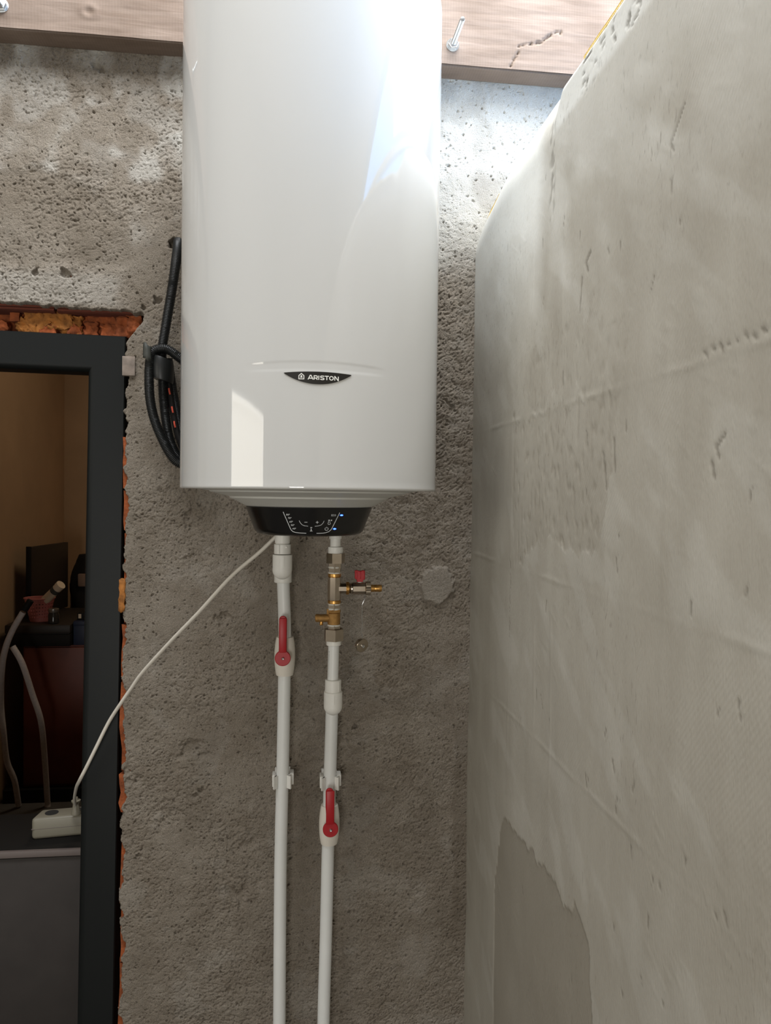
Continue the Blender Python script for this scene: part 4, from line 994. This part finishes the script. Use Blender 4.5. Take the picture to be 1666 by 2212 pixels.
cse = thing('flat_case', 'wide black flat case lying on the red-brown cabinet', 'case', (-1.12, 2.3, .725))
MB().rbox(-1.295, -1.005, 2.08, 2.62, .725, .782, .006).build('base', M['dark'], cse); MB().rbox(-1.295, -1.005, 2.08, 2.62, .785, .826, .006).build('lid', M['darkpanel'], cse)
MB().box(-1.29, -1.01, 2.085, 2.615, .78, .787).build('seam', M['hole'], cse, smooth=False)
nb = thing('navy_box', 'small navy box standing beside the black flat case', 'box', (-.95, 2.2, .725))
MB().rbox(-1.000, -.90, 2.11, 2.26, .725, .832, .003).build('carton', M['blue'], nb); MB().rbox(-1.001, -.899, 2.109, 2.261, .815, .837, .003).build('lid', M['blue'], nb)
sp_ = thing('small_box', 'little black box with a pale label on top of the navy box', 'box', (-.96, 2.19, .837))
MB().rbox(-1.03 + .04, -.93, 2.14, 2.22, .837, .872, .002).build('carton', M['dark'], sp_); MB().box(-.985, -.972, 2.1392, 2.1402, .846, .866).build('label_sticker', M['paper'], sp_, smooth=False)
pn_ = thing('leaning_panel', 'dark brown board leaning upright on the left wall of the dark room', 'board', (-1.25, 2.4, .826))
b_ = MB().rbox(-.012, .012, -.20, .20, 0, .345, .003); Rp = Matrix.Translation((-1.2150, 2.455, .8265)) @ Matrix.Rotation(math.radians(-9), 4, 'Z')
b_.v = [tuple(Rp @ Vector(v)) for v in b_.v]; b_.build('board', M['darkpanel'], pn_)
b_ = MB().rbox(-.0125, .0125, -.203, -.196, 0, .348, .001); b_.v = [tuple(Rp @ Vector(v)) for v in b_.v]; b_.build('edge_band', M['dark'], pn_)
# basket with openings
bk = thing('pink_basket', 'pink slotted plastic basket standing on the black flat case', 'basket', (-1.185, 2.17, .826))
def basket(c, z0, z1, r0, r1, rows, cols):
    m_ = MB(); cx, cy = c
    def p(a, t, off): r = r0 + (r1 - r0) * t + off; return (cx + r * math.cos(a), cy + r * math.sin(a) * .8, z0 + (z1 - z0) * t)
    for off in (0, -.002):
        for i in range(rows):
            t0, t1 = i / rows, (i + 1) / rows
            for j in range(cols):
                a0, a1 = 2 * PI * j / cols, 2 * PI * (j + 1) / cols; am, an = a0 + (a1 - a0) * .25, a1 - (a1 - a0) * .25
                if i in (0, rows - 1): m_.add([p(a0, t0, off), p(a1, t0, off), p(a1, t1, off), p(a0, t1, off)], [(0, 1, 2, 3)]); continue
                ta, tb = t0 + (t1 - t0) * .28, t1 - (t1 - t0) * .28
                V_ = [p(a0, t0, off), p(a1, t0, off), p(a1, t1, off), p(a0, t1, off), p(am, ta, off), p(an, ta, off), p(an, tb, off), p(am, tb, off)]
                m_.add(V_, [(0, 1, 5, 4), (1, 2, 6, 5), (2, 3, 7, 6), (3, 0, 4, 7)])
    m_.lathe([(r0, z0), (r0 - .002, z0 + .002), (.0001, z0 + .002)], (0, 0, 0), n=30); 
    k0 = len(m_.v) - 90; m_.v[k0:] = [(cx + v[0], cy + v[1] * .8, v[2]) for v in m_.v[k0:]]
    return m_
basket((-1.175, 2.19), .826, .936, .042, .068, 7, 26).build('tub', M['pink'], bk, smooth=False, recalc=False)
rim = [( -1.175 + .069 * math.cos(a), 2.19 + .0555 * math.sin(a), .936) for a in np.linspace(0, 2 * PI, 41)]
MB().tube(rim, .0032, 8, cap=False).build('rim', M['pink'], bk)
rl = thing('rolled_tube', 'cream cardboard tube leaning out of the pink basket', 'tube', (-1.19, 2.18, .85))
d0, d1 = Vector((-1.142, 2.167, .928)), Vector((-1.062, 2.13, 1.005)); 
MB().tube([d0, d1], .021, 22).build('tube_body', M['paper'], rl); MB().tube([d1 - (d1 - d0) * .12, d1 + (d1 - d0) * .02], .0222, 22).build('end_cap', M['paper'], rl)
MB().tube([d0.lerp(d1, .55), d0.lerp(d1, .75)], .0213, 22).build('printed_band', M['tape'], rl)
jr = thing('glass_jar', 'small dark glass jar with grey lid in front of the pink basket', 'jar', (-1.095, 2.13, .826))
MB().lathe([(.018, .826), (.024, .829), (.025, .865), (.021, .876), (.021, .880)], (-1.092, 2.125, 0), n=24).build('body', M['glass'], jr)
MB().lathe([(.0225, .878), (.0235, .880), (.0235, .894), (.020, .896)], (-1.092, 2.125, 0), n=24).build('lid', M['lid'], jr)
bg_ = thing('black_bag', 'slumped black bag behind the navy box in the dark room', 'bag', (-.98, 2.42, .725))
m_ = MB(); n_ = 24
for i in range(13):
    t = i / 12; r = .125 * (1 - .15 * t - .75 * max(0, t - .55) ** 1.3 * 1.6)
    for j in range(n_):
        a = 2 * PI * j / n_; rr = r * (1 + .12 * math.sin(3 * a + 4 * t) + .06 * math.sin(7 * a + 9 * t))
        m_.v.append((-1.10 + rr * math.cos(a) * .85, 2.80 + rr * math.sin(a), .7255 + .37 * t))
for i in range(12):
    for j in range(n_): m_.f.append((i * n_ + j, i * n_ + (j + 1) % n_, (i + 1) * n_ + (j + 1) % n_, (i + 1) * n_ + j))
m_.f += [tuple(range(n_)), tuple(12 * n_ + j for j in range(n_))]
bgo = m_.build('sack', M['dark'], bg_, sharp=70)
MB().rbox(-1.13, -1.07, 2.672, 2.690, .93, 1.0, .008).build('cloth_patch', M['fabric'], bg_)
h1 = thing('bent_pipe', 'grey bent plastic pipe hanging at the far left of the doorway', 'pipe', (-1.21, 2.03, 0), 'bent grey pipes in the dark room')
MB().tube(spline([(-1.1048, 1.75, .9367), (-1.1452, 1.75, .8632), (-1.1744, 1.75, .7858), (-1.2000, 1.78, .6889), (-1.2278, 1.85, .5262), (-1.2250, 1.87, .4059), (-1.2310, 1.93, .2513), (-1.2120, 1.97, .1468), (-1.2149, 2.03, .012)], 8), .0125, 16).build('hose_body', M['hose'], h1)
MB().tube([(-1.1010, 1.75, .9435), (-1.075, 1.752, .985)], .0140, 14).build('sleeve', M['dark'], h1)
h2 = thing('bent_pipe', 'grey bent plastic pipe crossing the red-brown cabinet front to the floor', 'pipe', (-1.088, 2.03, 0), 'bent grey pipes in the dark room')
MB().tube(spline([(-1.1690, 1.815, .7800), (-1.1290, 1.815, .705), (-1.0987, 1.85, .5639), (-1.0698, 1.87, .4424), (-1.0785, 1.95, .2672), (-1.088, 2.03, .012)], 8), .0125, 16).build('hose_body', M['hose'], h2)
MB().tube([(-1.0875, 2.0285, .0), (-1.0882, 2.031, .022)], .0128, 16).build('cut_end', M['hose'], h2)
